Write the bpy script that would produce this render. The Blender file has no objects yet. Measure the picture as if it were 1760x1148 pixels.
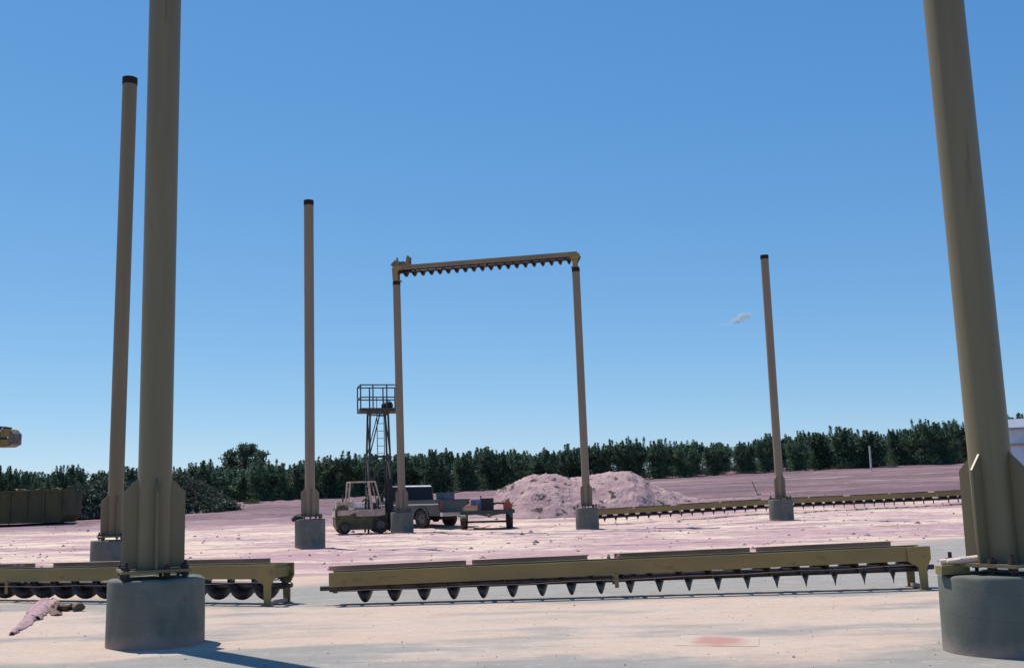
import bpy, bmesh, math, random
from mathutils import Vector, Matrix, noise as mnoise
R = math.radians
random.seed(7)
C = bpy.context.scene.collection
SC = bpy.context.scene

# ------------------------------------------------------------------ camera, sky, sun, exposure
FPX = 1871.0; PITCH = math.atan(278/FPX); ROLL = math.atan(0.027); CAMZ = 1.2
_f = Vector((0, math.cos(PITCH), math.sin(PITCH)))
_r0 = Vector((1, 0, 0)); _u0 = Vector((0, -math.sin(PITCH), math.cos(PITCH)))
CR = math.cos(ROLL)*_r0 - math.sin(ROLL)*_u0
CU = math.cos(ROLL)*_u0 + math.sin(ROLL)*_r0
CAM = Vector((0, 0, CAMZ))
cd = bpy.data.cameras.new('camera'); cam = bpy.data.objects.new('camera', cd); C.objects.link(cam)
cd.sensor_width = 36; cd.lens = 36*FPX/1760; cd.clip_end = 20000; cd.clip_start = 0.05
m = Matrix.Identity(4)
for i in range(3):
    m[i][0] = CR[i]; m[i][1] = CU[i]; m[i][2] = -_f[i]; m[i][3] = CAM[i]
cam.matrix_world = m
SC.camera = cam

SUN_EL = R(60); SH = Vector((0.69, -0.725, 0)).normalized()      # SH: where shadows point
sund = Vector((-SH.x*math.cos(SUN_EL), -SH.y*math.cos(SUN_EL), math.sin(SUN_EL)))
sl = bpy.data.lights.new('sun', 'SUN'); sl.energy = 5.0; sl.angle = R(0.5); sl.color = (1, .95, .88)
so = bpy.data.objects.new('sun', sl); C.objects.link(so)
so.rotation_euler = (-sund).to_track_quat('-Z', 'Y').to_euler()
w = bpy.data.worlds.new('World'); SC.world = w; w.use_nodes = True
nt = w.node_tree; bg = nt.nodes['Background']
sk = nt.nodes.new('ShaderNodeTexSky'); sk.sky_type = 'NISHITA'; sk.sun_disc = False
sk.sun_elevation = SUN_EL; sk.sun_rotation = math.atan2(sund.x, sund.y)
sk.air_density = 0.7; sk.dust_density = 0.0; sk.ozone_density = 1.0; sk.altitude = 0
# film response of the scanned print: the sky's steep blue gradient is flatter than the physical one
SKY_STRENGTH = 0.12
sep = nt.nodes.new('ShaderNodeSeparateColor'); com = nt.nodes.new('ShaderNodeCombineColor'); nt.links.new(sk.outputs[0], sep.inputs[0])
for k, (g_, a_) in enumerate(((.99, .0773), (.67, .172), (.416, .357))):
    pw = nt.nodes.new('ShaderNodeMath'); pw.operation = 'POWER'; pw.inputs[1].default_value = g_
    ml = nt.nodes.new('ShaderNodeMath'); ml.operation = 'MULTIPLY'; ml.inputs[1].default_value = a_/SKY_STRENGTH
    nt.links.new(sep.outputs[k], pw.inputs[0]); nt.links.new(pw.outputs[0], ml.inputs[0]); nt.links.new(ml.outputs[0], com.inputs[k])
nt.links.new(com.outputs[0], bg.inputs[0]); bg.inputs[1].default_value = SKY_STRENGTH
SC.view_settings.view_transform = 'Standard'; SC.view_settings.look = 'None'
SC.view_settings.exposure = 0.0; SC.view_settings.gamma = 1

def P(px, py, Y):
    d = CR*((px-880)/FPX) + CU*((574-py)/FPX) + _f
    return CAM + d*(Y/d.y)

# ------------------------------------------------------------------ helpers
def sm(t):
    t = max(0., min(1., t)); return t*t*(3-2*t)
def edge_y(x):
    n = mnoise.noise(Vector((x*.35, 3.1, 0)))*.9 + mnoise.noise(Vector((x*1.4, 7.7, 0)))*.35
    return max(15.6, 19.6+.52*x) + n
def terr0(x, y):
    z = -.012
    z += -.10*sm((y-23)/8)
    z += .18*sm((x-3)/8)*sm((y-30)/10)
    t = (x+26)/67
    s = .027 + .028*sm(t)
    yy = min(y, 116)-43
    z += s*max(0, yy)*sm(yy/8)*1.0
    return z
def terr(x, y):
    z = terr0(x, y)
    a = sm((y-edge_y(x)-.3)/4)
    if a > 0:
        p = Vector((x, y, 0))
        z += a*(mnoise.noise(p*.45)*.05 + mnoise.noise(p*1.5+Vector((9, 2, 1)))*.035 + mnoise.noise(p*3.3)*.018)
        b = sm((y-50)/12)*sm((110-y)/12)
        z += b*(.20*mnoise.noise(Vector((x*.05, y*.22, 5))) + .10*mnoise.noise(Vector((x*.09, y*.6, 2))) + .05*mnoise.noise(Vector((x*.4, y*1.1, 8))))
    return z
def G(px, py):
    d = CR*((px-880)/FPX) + CU*((574-py)/FPX) + _f
    t = 4.
    while t < 300:
        q = CAM + d*t
        if q.z < terr0(q.x, q.y): return q
        t += .02
    return CAM + d*100
class MB:
    def __init__(s): s.b = bmesh.new()
    def box(s, c, d, M=None):
        x, y, z = [v/2 for v in d]; M = M or Matrix.Identity(3)
        v = [s.b.verts.new(Vector(c) + M @ Vector((a*x, b_*y, e*z))) for a in (-1, 1) for b_ in (-1, 1) for e in (-1, 1)]
        for f in ((0, 1, 3, 2), (4, 6, 7, 5), (0, 4, 5, 1), (2, 3, 7, 6), (0, 2, 6, 4), (1, 5, 7, 3)): s.b.faces.new([v[i] for i in f])
        return s
    def bar(s, a, b_, wx, wy, up=(0, 0, 1)):
        a = Vector(a); b_ = Vector(b_); z = (b_-a).normalized(); u = Vector(up)
        if abs(z.dot(u)) > .98: u = Vector((0, 1, 0))
        x = z.cross(u).normalized(); y = x.cross(z)
        return s.box((a+b_)/2, (wx, wy, (b_-a).length), Matrix((x, y, z)).transposed())
    def cyl(s, a, b_, r0, r1=None, n=16, caps=True):
        r1 = r0 if r1 is None else r1
        return s.tube([a, b_], [r0, r1], n, caps)
    def tube(s, pts, rs, n=8, caps=True):
        pts = [Vector(p) for p in pts]
        if not hasattr(rs, '__len__'): rs = [rs]*len(pts)
        rings = []; px = None
        for i, p in enumerate(pts):
            d = (pts[min(i+1, len(pts)-1)]-pts[max(i-1, 0)]).normalized()
            if px is None: px = d.orthogonal().normalized()
            px = (px - d*px.dot(d)).normalized(); py = d.cross(px)
            rings.append([s.b.verts.new(p + (px*math.cos(6.2832*k/n)+py*math.sin(6.2832*k/n))*rs[i]) for k in range(n)])
        for A, B in zip(rings, rings[1:]):
            for k in range(n): f = s.b.faces.new((A[k], A[(k+1) % n], B[(k+1) % n], B[k])); f.smooth = n > 6
        if caps:
            s.b.faces.new([s.b.verts.new(v.co) for v in rings[0][::-1]]); s.b.faces.new([s.b.verts.new(v.co) for v in rings[-1]])
        return s
    def lathe(s, prof, n=32, M=None, closed=False):
        M = M or Matrix.Identity(4); rings = []
        for r, z in prof:
            rings.append([s.b.verts.new(M @ Vector((r*math.cos(6.2832*k/n), r*math.sin(6.2832*k/n), z))) for k in range(n)])
        for A, B in zip(rings, rings[1:]):
            for k in range(n): f = s.b.faces.new((A[k], A[(k+1) % n], B[(k+1) % n], B[k])); f.smooth = True
        if closed:
            s.b.faces.new(rings[0][::-1]); s.b.faces.new(rings[-1])
        return s
    def prism(s, poly, h, M=None):          # polygon in local xy, extruded +-h/2 in local z
        M = M or Matrix.Identity(4)
        lo = [s.b.verts.new(M @ Vector((x, y, -h/2))) for x, y in poly]
        hi = [s.b.verts.new(M @ Vector((x, y, h/2))) for x, y in poly]
        n = len(poly); s.b.faces.new(lo[::-1]); s.b.faces.new(hi)
        for i in range(n): s.b.faces.new((lo[i], lo[(i+1) % n], hi[(i+1) % n], hi[i]))
        return s
    def build(s, name, mat, parent=None, bevel=0, smooth=False):
        if bevel:
            es = [e for e in s.b.edges if len(e.link_faces) == 2 and e.calc_face_angle(0) > .6]
            bmesh.ops.bevel(s.b, geom=es, offset=bevel, segments=2, affect='EDGES', clamp_overlap=True)
        bmesh.ops.recalc_face_normals(s.b, faces=s.b.faces)
        if smooth:
            for f in s.b.faces: f.smooth = True
        me = bpy.data.meshes.new(name); s.b.to_mesh(me); s.b.free()
        me.materials.append(mat)
        o = bpy.data.objects.new(name, me); C.objects.link(o)
        if parent: o.parent = parent
        return o
def tag(o, label=None, cat=None, group=None, kind=None):
    if label: o['label'] = label
    if cat: o['category'] = cat
    if group: o['group'] = group
    if kind: o['kind'] = kind
    return o
def thing(name, label, cat, loc=(0, 0, 0), rz=0, group=None):
    o = bpy.data.objects.new(name, None); C.objects.link(o); o.empty_display_size = .2
    o.location = loc; o.rotation_euler = (0, 0, rz)
    return tag(o, label, cat, group)
def dup(o, parent=None):
    c = o.copy(); C.objects.link(c)
    if parent: c.parent = parent
    for ch in list(o.children): dup(ch, c)
    return c
XZ = Matrix.Rotation(R(90), 4, 'X')          # local xy polygon -> world xz
YZ = Matrix(((0, 0, 1, 0), (1, 0, 0, 0), (0, 1, 0, 0), (0, 0, 0, 1)))   # local xy -> world yz
def T(x, y, z): return Matrix.Translation((x, y, z))

# ------------------------------------------------------------------ materials
def mat(name, col, rough=.6, metal=0, col2=None, scale=6, det=6, bump=0, bscale=40, stretch=(1, 1, 1), lo=.4, hi=.62, spec=.5, col3=None, lo3=.6, hi3=.72, s3=14, coord='Object'):
    M = bpy.data.materials.new(name); M.use_nodes = True; t = M.node_tree; N = t.nodes; L = t.links
    b = N['Principled BSDF']; b.inputs['Base Color'].default_value = (*col, 1)
    b.inputs['Roughness'].default_value = rough; b.inputs['Metallic'].default_value = metal
    b.inputs['Specular IOR Level'].default_value = spec
    tc = N.new('ShaderNodeTexCoord'); mp = N.new('ShaderNodeMapping'); mp.inputs['Scale'].default_value = stretch
    L.new(tc.outputs[coord], mp.inputs['Vector'])
    cur = None
    def layer(prev, c, sc, lo_, hi_):
        n = N.new('ShaderNodeTexNoise'); n.inputs['Scale'].default_value = sc; n.inputs['Detail'].default_value = det
        L.new(mp.outputs[0], n.inputs['Vector'])
        r = N.new('ShaderNodeMapRange'); r.inputs['From Min'].default_value = lo_; r.inputs['From Max'].default_value = hi_
        L.new(n.outputs['Fac'], r.inputs['Value'])
        x = N.new('ShaderNodeMix'); x.data_type = 'RGBA'
        L.new(r.outputs[0], x.inputs['Factor'])
        if prev is None: x.inputs[6].default_value = (*col, 1)
        else: L.new(prev, x.inputs[6])
        x.inputs[7].default_value = (*c, 1)
        return x.outputs[2]
    if col2: cur = layer(None, col2, scale, lo, hi)
    if col3: cur = layer(cur, col3, s3, lo3, hi3)
    if cur: L.new(cur, b.inputs['Base Color'])
    if bump:
        n = N.new('ShaderNodeTexNoise'); n.inputs['Scale'].default_value = bscale; n.inputs['Detail'].default_value = 6
        L.new(mp.outputs[0], n.inputs['Vector'])
        bp = N.new('ShaderNodeBump'); bp.inputs['Strength'].default_value = bump; bp.inputs['Distance'].default_value = .02
        L.new(n.outputs['Fac'], bp.inputs['Height']); L.new(bp.outputs[0], b.inputs['Normal'])
    return M
M_tan = mat('tan_paint', (.198, .152, .078), .45, 0, (.150, .118, .062), 5, 9, .10, 60, (1, 1, .07), .36, .66, .45, (.075, .05, .03), .66, .76, 8)
M_pale = mat('haze_paled_tan_paint', (.235, .185, .125), .5, 0, (.185, .15, .10), 5, 9, .08, 60, (1, 1, .07), .36, .66, .4, (.10, .07, .045), .66, .76, 8)  # same tan for the far columns, distance haze put into the colour
M_band = mat('bare_pipe_band', (.022, .018, .016), .8, 0, spec=.2)
M_conc = None
M_bolt = mat('rusty_bolt', (.07, .045, .035), .7, .5, (.03, .025, .025), 30)
M_beam = mat('yellow_tan_beam', (.27, .195, .068), .55, 0, (.20, .155, .066), 2.5, 9, .08, 50, (.4, 1, 1), .40, .66, .35, (.13, .085, .05), .60, .74, 9)
M_gant = mat('dusty_gantry_tan', (.24, .18, .095), .6, 0, (.17, .135, .085), 2, 8, .06, 50, (.4, 1, 1), .4, .66, .35, (.10, .08, .055), .62, .76, 5)
M_cover = mat('weathered_cover', (.55, .35, .25), .65, 0, (.38, .26, .18), 5, 6, .1, 40, (.3, 1, 1))
M_screw = mat('dark_steel', (.035, .033, .038), .42, .3, (.06, .05, .048), 9, 6, .08, 60, spec=.5)
M_shaft = mat('worn_shaft', (.06, .052, .055), .35, .5, (.035, .03, .034), 7, 6)
M_green = mat('dark_green_steel', (.03, .045, .042), .6, .1, (.055, .045, .035), 8)
M_rubber = mat('tyre_rubber', (.022, .021, .02), .9, 0, (.06, .05, .045), 9, bump=.2)
M_rim = mat('dull_rim', (.15, .14, .12), .5, .3, (.07, .065, .05), 12)
M_rim2 = mat('chalky_white', (.5, .5, .48), .7, 0, (.38, .38, .36), 6)
M_olive = mat('olive_yellow', (.085, .075, .022), .6, 0, (.04, .042, .02), 4, 7)
M_beige = mat('faded_beige', (.54, .42, .31), .6, 0, (.38, .29, .21), 5, 7)
M_white = mat('white_paint', (.75, .74, .72), .5, 0, (.6, .58, .55), 3)
M_teal = mat('truck_paint', (.06, .078, .072), .4, .1, (.078, .088, .074), 3, 5)
M_tealt = mat('truck_two_tone', (.085, .095, .085), .4, .1, (.055, .062, .056), 3, 5)
M_glass = mat('dark_glass', (.012, .014, .016), .35, 0, spec=.18)
M_chrome = mat('dull_chrome', (.55, .55, .55), .3, .8)
M_black = mat('matt_black', (.02, .02, .021), .7)
M_blue = mat('welder_blue', (.045, .10, .25), .5, 0, (.10, .16, .26), 6)
M_red = mat('plastic_red', (.26, .035, .03), .5)
M_orange = mat('box_orange', (.62, .14, .05), .6)
M_greyb = mat('grey_blue_box', (.10, .12, .17), .55, 0, (.07, .08, .11), 4)
M_lightred = mat('lamp_red', (.3, .02, .02), .3)
M_rag = mat('pink_rag', (.42, .27, .285), .9, 0, (.34, .2, .2), 9, 6, .5, 60)
M_leather = mat('brown_leather', (.16, .085, .05), .8, 0, (.09, .055, .035), 14, 6, .4, 80)
M_mach = mat('machine_yellow', (.22, .15, .03), .5, 0, (.09, .085, .04), 6, 6)
M_rust = mat('rusty_bin', (.10, .085, .035), .8, 0, (.06, .06, .035), 1.6, 8, .2, 20, (1, 1, .5), .4, .65, .3, (.14, .075, .03), .6, .75, 3)
M_shed = mat('white_metal_sheet', (.72, .74, .76), .5, 0, (.62, .64, .66), 2)
M_shedroof = mat('grey_roof_sheet', (.28, .30, .34), .5)
M_wood = mat('raw_wood', (.48, .33, .21), .8, 0, (.36, .24, .15), 5, 6, .2, 30, (.2, 3, 3))
M_bark = mat('bark', (.07, .055, .045), .9, 0, (.04, .033, .028), 6, 6, .5, 20)

def concrete(name):
    M = mat(name, (.112, .120, .098), .85, 0, (.175, .178, .148), 2.2, 10, .10, 50, (1, 1, .7), .35, .7, .3, (.065, .08, .07), .55, .75, 2.5)
    t = M.node_tree; N = t.nodes; L = t.links; b = N['Principled BSDF']
    src = b.inputs['Base Color'].links[0].from_socket
    tc = N.new('ShaderNodeTexCoord'); sx = N.new('ShaderNodeSeparateXYZ'); L.new(tc.outputs['Object'], sx.inputs[0])
    # faint spiral-tube form seams every 0.19 m
    md = N.new('ShaderNodeMath'); md.operation = 'PINGPONG'; md.inputs[1].default_value = .095
    at = N.new('ShaderNodeMath'); at.operation = 'ARCTAN2'; L.new(sx.outputs[1], at.inputs[0]); L.new(sx.outputs[0], at.inputs[1])
    ml = N.new('ShaderNodeMath'); ml.operation = 'MULTIPLY_ADD'; L.new(at.outputs[0], ml.inputs[0]); ml.inputs[1].default_value = .19/6.2832; L.new(sx.outputs[2], ml.inputs[2])
    L.new(ml.outputs[0], md.inputs[0])
    r = N.new('ShaderNodeMapRange'); r.inputs['From Min'].default_value = 0; r.inputs['From Max'].default_value = .006; r.inputs['To Min'].default_value = .30; r.inputs['To Max'].default_value = 0
    L.new(md.outputs[0], r.inputs['Value'])
    x = N.new('ShaderNodeMix'); x.data_type = 'RGBA'; L.new(r.outputs[0], x.inputs['Factor']); L.new(src, x.inputs[6]); x.inputs[7].default_value = (.06, .07, .07, 1)
    vo = N.new('ShaderNodeTexVoronoi'); vo.inputs['Scale'].default_value = 27; vo.inputs['Randomness'].default_value = 1; L.new(tc.outputs['Object'], vo.inputs['Vector'])
    rv = N.new('ShaderNodeMapRange'); rv.inputs['From Min'].default_value = .05; rv.inputs['From Max'].default_value = .12; rv.inputs['To Min'].default_value = .4; rv.inputs['To Max'].default_value = 0
    L.new(vo.outputs['Distance'], rv.inputs['Value'])
    x3 = N.new('ShaderNodeMix'); x3.data_type = 'RGBA'; L.new(rv.outputs[0], x3.inputs['Factor']); L.new(x.outputs[2], x3.inputs[6]); x3.inputs[7].default_value = (.035, .04, .04, 1); x = x3
    nz = N.new('ShaderNodeTexNoise'); nz.inputs['Scale'].default_value = 7; nz.inputs['Detail'].default_value = 8; L.new(tc.outputs['Object'], nz.inputs['Vector'])
    ad = N.new('ShaderNodeMath'); ad.operation = 'MULTIPLY_ADD'; L.new(nz.outputs['Fac'], ad.inputs[0]); ad.inputs[1].default_value = -.22; L.new(sx.outputs[2], ad.inputs[2])
    r2 = N.new('ShaderNodeMapRange'); r2.inputs['From Min'].default_value = -.11; r2.inputs['From Max'].default_value = .02; r2.inputs['To Min'].default_value = .75; r2.inputs['To Max'].default_value = 0
    L.new(ad.outputs[0], r2.inputs['Value'])
    x2 = N.new('ShaderNodeMix'); x2.data_type = 'RGBA'; L.new(r2.outputs[0], x2.inputs['Factor']); L.new(x.outputs[2], x2.inputs[6]); x2.inputs[7].default_value = (.36, .26, .22, 1)
    L.new(x2.outputs[2], b.inputs['Base Color'])
    return M
M_conc = concrete('pier_concrete')

def ground_mat(name, kind):
    M = bpy.data.materials.new(name); M.use_nodes = True; t = M.node_tree; N = t.nodes; L = t.links
    b = N['Principled BSDF']; b.inputs['Roughness'].default_value = .95; b.inputs['Specular IOR Level'].default_value = .15
    g = N.new('ShaderNodeNewGeometry'); sp = N.new('ShaderNodeSeparateXYZ'); L.new(g.outputs['Position'], sp.inputs[0])
    def noise(scale, st=(1, 1, 1), det=8, rough=.6, off=0):
        mp = N.new('ShaderNodeMapping'); mp.inputs['Scale'].default_value = st; mp.inputs['Location'].default_value = (off, off*.7, 0)
        L.new(g.outputs['Position'], mp.inputs['Vector'])
        n = N.new('ShaderNodeTexNoise'); n.inputs['Scale'].default_value = scale; n.inputs['Detail'].default_value = det; n.inputs['Roughness'].default_value = rough
        L.new(mp.outputs[0], n.inputs['Vector']); return n.outputs['Fac']
    def rng(v, a, c, t0=0, t1=1):
        r = N.new('ShaderNodeMapRange'); r.interpolation_type = 'SMOOTHSTEP'
        for k, q in (('From Min', a), ('From Max', c), ('To Min', t0), ('To Max', t1)): r.inputs[k].default_value = q
        L.new(v, r.inputs['Value']); return r.outputs[0]
    def mth(op, a, c):
        n = N.new('ShaderNodeMath'); n.operation = op
        for i, q in enumerate((a, c)):
            if isinstance(q, (int, float)): n.inputs[i].default_value = q
            else: L.new(q, n.inputs[i])
        return n.outputs[0]
    def mix(f, a, c):
        x = N.new('ShaderNodeMix'); x.data_type = 'RGBA'
        if isinstance(f, (int, float)): x.inputs['Factor'].default_value = f
        else: L.new(f, x.inputs['Factor'])
        for i, q in ((6, a), (7, c)):
            if isinstance(q, tuple): x.inputs[i].default_value = (*q, 1)
            else: L.new(q, x.inputs[i])
        return x.outputs[2]
    X, Y = sp.outputs[0], sp.outputs[1]
    if kind == 'slab':
        grey = mix(rng(noise(1.5, (1, 2.5, 1), off=4), .35, .65), (.285, .285, .26), (.23, .232, .215))
        cream = mix(rng(noise(.9, (1, 2, 1), off=11), .35, .68), (.57, .425, .325), (.575, .45, .36))
        cream = mix(rng(noise(.5, (1, 1.6, 1), off=21), .5, .7, 0, .55), cream, (.56, .385, .29))
        n1 = noise(.55, (.55, 1.5, 1), 9, .62, 2)
        # where the dust lies thin: behind the conveyor and close to the camera on the right
        back = rng(mth('ADD', Y, mth('MULTIPLY', noise(.5, (1, 1, 1), off=31), 2.0)), 13.4, 14.6)
        near = mth('MULTIPLY', rng(mth('ADD', Y, mth('MULTIPLY', noise(.8, (1, 1, 1), off=41), 2.2)), 10.0, 8.9), rng(X, -2.2, .5))
        left = mth('MULTIPLY', rng(mth('ADD', Y, mth('MULTIPLY', noise(.7, (1, 1, 1), off=47), 2.5)), 11.2, 9.6), rng(X, .2, -1.6))
        bias = mth('ADD', mth('ADD', mth('MULTIPLY', back, .24), mth('MULTIPLY', near, .20)), mth('MULTIPLY', left, .11))
        f = mth('MULTIPLY', rng(mth('ADD', n1, bias), .47, .64), .92)
        col = mix(f, cream, grey)
        col = mix(rng(noise(.7, (1, 2, 1), off=51), .58, .74, 0, .5), col, (.47, .305, .30))
        col = mix(mth('MULTIPLY', rng(noise(3.5, (.8, 1.6, 1), 8, .7, 61), .50, .68), .45), col, (.37, .325, .275))
        # dirt tracked over the far edge of the slab
        ed = mth('SUBTRACT', Y, mth('ADD', mth('MULTIPLY', X, .52), 19.6))
        col = mix(rng(mth('ADD', ed, mth('MULTIPLY', noise(.6, (.5, 1.3, 1), 8, .65, 71), 4)), .6, 2.2), col, mix(rng(noise(.8, (.6, 2, 1), off=81), .4, .6), (.60, .44, .33), (.45, .30, .31)))
        lf = mth('MULTIPLY', rng(X, -.6, -2.2), rng(mth('ADD', ed, mth('MULTIPLY', noise(.5, (.6, 1.5, 1), off=91), 3)), -1.0, .4))
        col = mix(mth('MULTIPLY', lf, .8), col, (.60, .43, .31))
        fine = rng(noise(38, (1, 1, 1), 8, .8, 3), .42, .68)
        col = mix(mth('MULTIPLY', fine, .42), col, (.36, .29, .245))
        col = mix(mth('MULTIPLY', rng(noise(9, (.5, 1.3, 1), 8, .75, 33), .55, .7), .35), col, (.66, .54, .45))
        crk = noise(1.1, (1, 1, 1), 9, .75, 55)
        col = mix(mth('MULTIPLY', rng(mth('ABSOLUTE', mth('SUBTRACT', crk, .5), 0), .004, 0), .35), col, (.2, .17, .15))
        col = mix(mth('MULTIPLY', rng(noise(11, (1, 1, 1), 8, .8, 43), .50, .62), .32), col, (.33, .27, .23))
        col = mix(mth('MULTIPLY', rng(noise(5, (1, 1, 1), 9, .8, 53), .54, .66), .35), col, (.70, .57, .46))
        spots = rng(noise(7, (1, 1, 1), 3, .5, 8), .70, .76, 0, .5)
        col = mix(spots, col, (.25, .2, .18))
        bh = noise(26, (1, 1, 1), 9, .78, 6); bs, bd = .55, .015
    else:
        cream = mix(rng(noise(.35, (1, 1, 1), off=3), .35, .65), (.80, .64, .47), (.74, .54, .44))
        mauve = mix(rng(noise(.6, (.5, 2, 1), off=13), .35, .65), (.56, .36, .36), (.45, .285, .295))
        n1 = noise(.33, (.62, 1.5, 1), 10, .72, 5)
        far = rng(Y, 46, 60)
        lft = mth('MULTIPLY', rng(X, 4, -14), rng(Y, 20, 30))
        nearst = mth('MULTIPLY', rng(mth('ADD', Y, mth('MULTIPLY', X, -.5)), 17, 24), rng(mth('ADD', Y, mth('MULTIPLY', X, -.5)), 34, 27))
        f = rng(mth('ADD', n1, mth('ADD', mth('MULTIPLY', far, .12), mth('MULTIPLY', nearst, .05))), .44, .57)
        col = mix(f, cream, mauve)
        col = mix(mth('MULTIPLY', far, .80), col, mix(rng(noise(.9, (.05, .30, 1), 8, .72, 97), .42, .55), (.235, .135, .15), (.07, .042, .055)))
        st = noise(.9, (.06, .42, 1), 8, .75, 17)
        col = mix(mth('MULTIPLY', rng(st, .48, .62), mth('MULTIPLY', far, .6)), col, (.15, .10, .14))
        col = mix(mth('MULTIPLY', rng(noise(1.1, (.045, .34, 1), 8, .72, 27), .56, .63), mth('MULTIPLY', far, .75)), col, (.46, .35, .29))
        col = mix(mth('MULTIPLY', rng(noise(.9, (.07, .36, 1), 8, .72, 37), .57, .64), mth('MULTIPLY', far, .8)), col, (.105, .095, .055))
        fine = rng(noise(6, (.7, 1.6, 1), 9, .78, 3), .44, .70)
        col = mix(mth('MULTIPLY', fine, .45), col, (.25, .17, .16))
        col = mix(mth('MULTIPLY', rng(noise(2.6, (1, 1, 1), 9, .8, 43), .50, .64), mth('SUBTRACT', .60, mth('MULTIPLY', far, .3))), col, (.36, .24, .24))
        col = mix(mth('MULTIPLY', rng(noise(3.1, (1, 1.2, 1), 9, .8, 63), .53, .68), mth('SUBTRACT', .70, mth('MULTIPLY', far, .62))), col, (.74, .60, .46))
        for k, (y0, sl_, amp, fr, ph) in enumerate(((25.5, .10, .8, .22, 0), (33.5, -.06, 1.1, .15, 1.3), (39, .16, .9, .19, 2.2))):
            for off in (0, 1.65):
                sn = mth('MULTIPLY', mth('SINE', mth('ADD', mth('MULTIPLY', X, fr), ph), 0), amp)
                cy = mth('ADD', mth('ADD', mth('MULTIPLY', X, sl_), sn), y0+off)
                d = mth('ABSOLUTE', mth('SUBTRACT', Y, cy), 0)
                tr = mth('MULTIPLY', rng(d, .26, .10), rng(noise(.5, (1, 1, 1), 8, .75, 70+k), .42, .58, .1, .8))
                col = mix(tr, col, (.25, .165, .17))
        spots = rng(noise(1.7, (.28, 1.9, 1), 7, .74, 8), .61, .69, 0, .75)
        col = mix(spots, col, (.20, .14, .15))
        bh = noise(5, (1, 1.5, 1), 9, .7, 6); bs, bd = .8, .10
    L.new(col, b.inputs['Base Color'])
    bp = N.new('ShaderNodeBump'); bp.inputs['Strength'].default_value = bs; bp.inputs['Distance'].default_value = bd
    L.new(bh, bp.inputs['Height']); L.new(bp.outputs[0], b.inputs['Normal'])
    return M
M_slab = ground_mat('dusty_concrete', 'slab'); M_dirt = ground_mat('pink_dirt', 'dirt')
M_mound = mat('mound_soil', (.50, .34, .315), .95, 0, (.40, .255, .255), 1.4, 10, 1.0, 9, (1, 1, 1), .38, .6, .1, (.085, .075, .05), .575, .635, 2.2)

def leafmat(name, c1, c2, sc=1.1):
    M = mat(name, c1, .6, 0, c2, sc, 4, spec=.25, lo=.38, hi=.62)
    t = M.node_tree; N = t.nodes; L = t.links; b = N['Principled BSDF']
    src = b.inputs['Base Color'].links[0].from_socket
    oi = N.new('ShaderNodeObjectInfo'); hs = N.new('ShaderNodeHueSaturation')
    r = N.new('ShaderNodeMapRange'); r.inputs['To Min'].default_value = .75; r.inputs['To Max'].default_value = 1.25
    L.new(oi.outputs['Random'], r.inputs['Value']); L.new(r.outputs[0], hs.inputs['Value']); L.new(src, hs.inputs['Color'])
    L.new(hs.outputs[0], b.inputs['Base Color'])
    tr = N.new('ShaderNodeBsdfTranslucent'); L.new(hs.outputs[0], tr.inputs['Color'])
    ms = N.new('ShaderNodeMixShader'); ms.inputs[0].default_value = .30
    L.new(b.outputs[0], ms.inputs[1]); L.new(tr.outputs[0], ms.inputs[2]); L.new(ms.outputs[0], N['Material Output'].inputs[0])
    return M
M_leaf = leafmat('orchard_leaf', (.062, .118, .075), (.11, .17, .095))
M_leaf2 = leafmat('shade_tree_leaf', (.06, .095, .065), (.08, .12, .07))
M_brush = leafmat('dry_brush', (.05, .052, .042), (.045, .072, .048), 1.0)
M_weed = leafmat('weed_leaf', (.07, .10, .04), (.09, .11, .05), 3)

# ------------------------------------------------------------------ ground
def axis(a, b, step, grow, far):
    v = [a]
    while v[-1] < b: v.append(v[-1]+step)
    s = step
    while v[-1] < far: s *= grow; v.append(v[-1]+s)
    return v
xs = axis(0, 24, .35, 1.10, 4000); xs = [-v for v in xs[:0:-1]] + xs
ys = [-3000, -1000, -300, -100, -40, -20, -8, -2, 2, 5, 8, 10, 12, 13.5] + axis(14.5, 56, .28, 1.035, 6000)
bm = bmesh.new()
g = [[bm.verts.new((x, y, terr(x, y))) for x in xs] for y in ys]
for j in range(len(ys)-1):
    for i in range(len(xs)-1):
        f = bm.faces.new((g[j][i], g[j][i+1], g[j+1][i+1], g[j+1][i])); f.smooth = True
me = bpy.data.meshes.new('ground'); bm.to_mesh(me); bm.free(); me.materials.append(M_dirt)
o = bpy.data.objects.new('ground', me); C.objects.link(o); tag(o, kind='structure')
bm = bmesh.new(); prev = None
x = -60
while x < 60:
    e = edge_y(x)
    col = [bm.verts.new((x, yy, 0)) for yy in (-40, 0, 10)] + [bm.verts.new((x, e, 0.001)), bm.verts.new((x, e+.10, -.03))]
    if prev:
        for k in range(4): bm.faces.new((prev[k], col[k], col[k+1], prev[k+1]))
    prev = col; x += .12
me = bpy.data.meshes.new('concrete_slab'); bm.to_mesh(me); bm.free(); me.materials.append(M_slab)
o = bpy.data.objects.new('concrete_slab', me); C.objects.link(o); tag(o, kind='structure')
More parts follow.
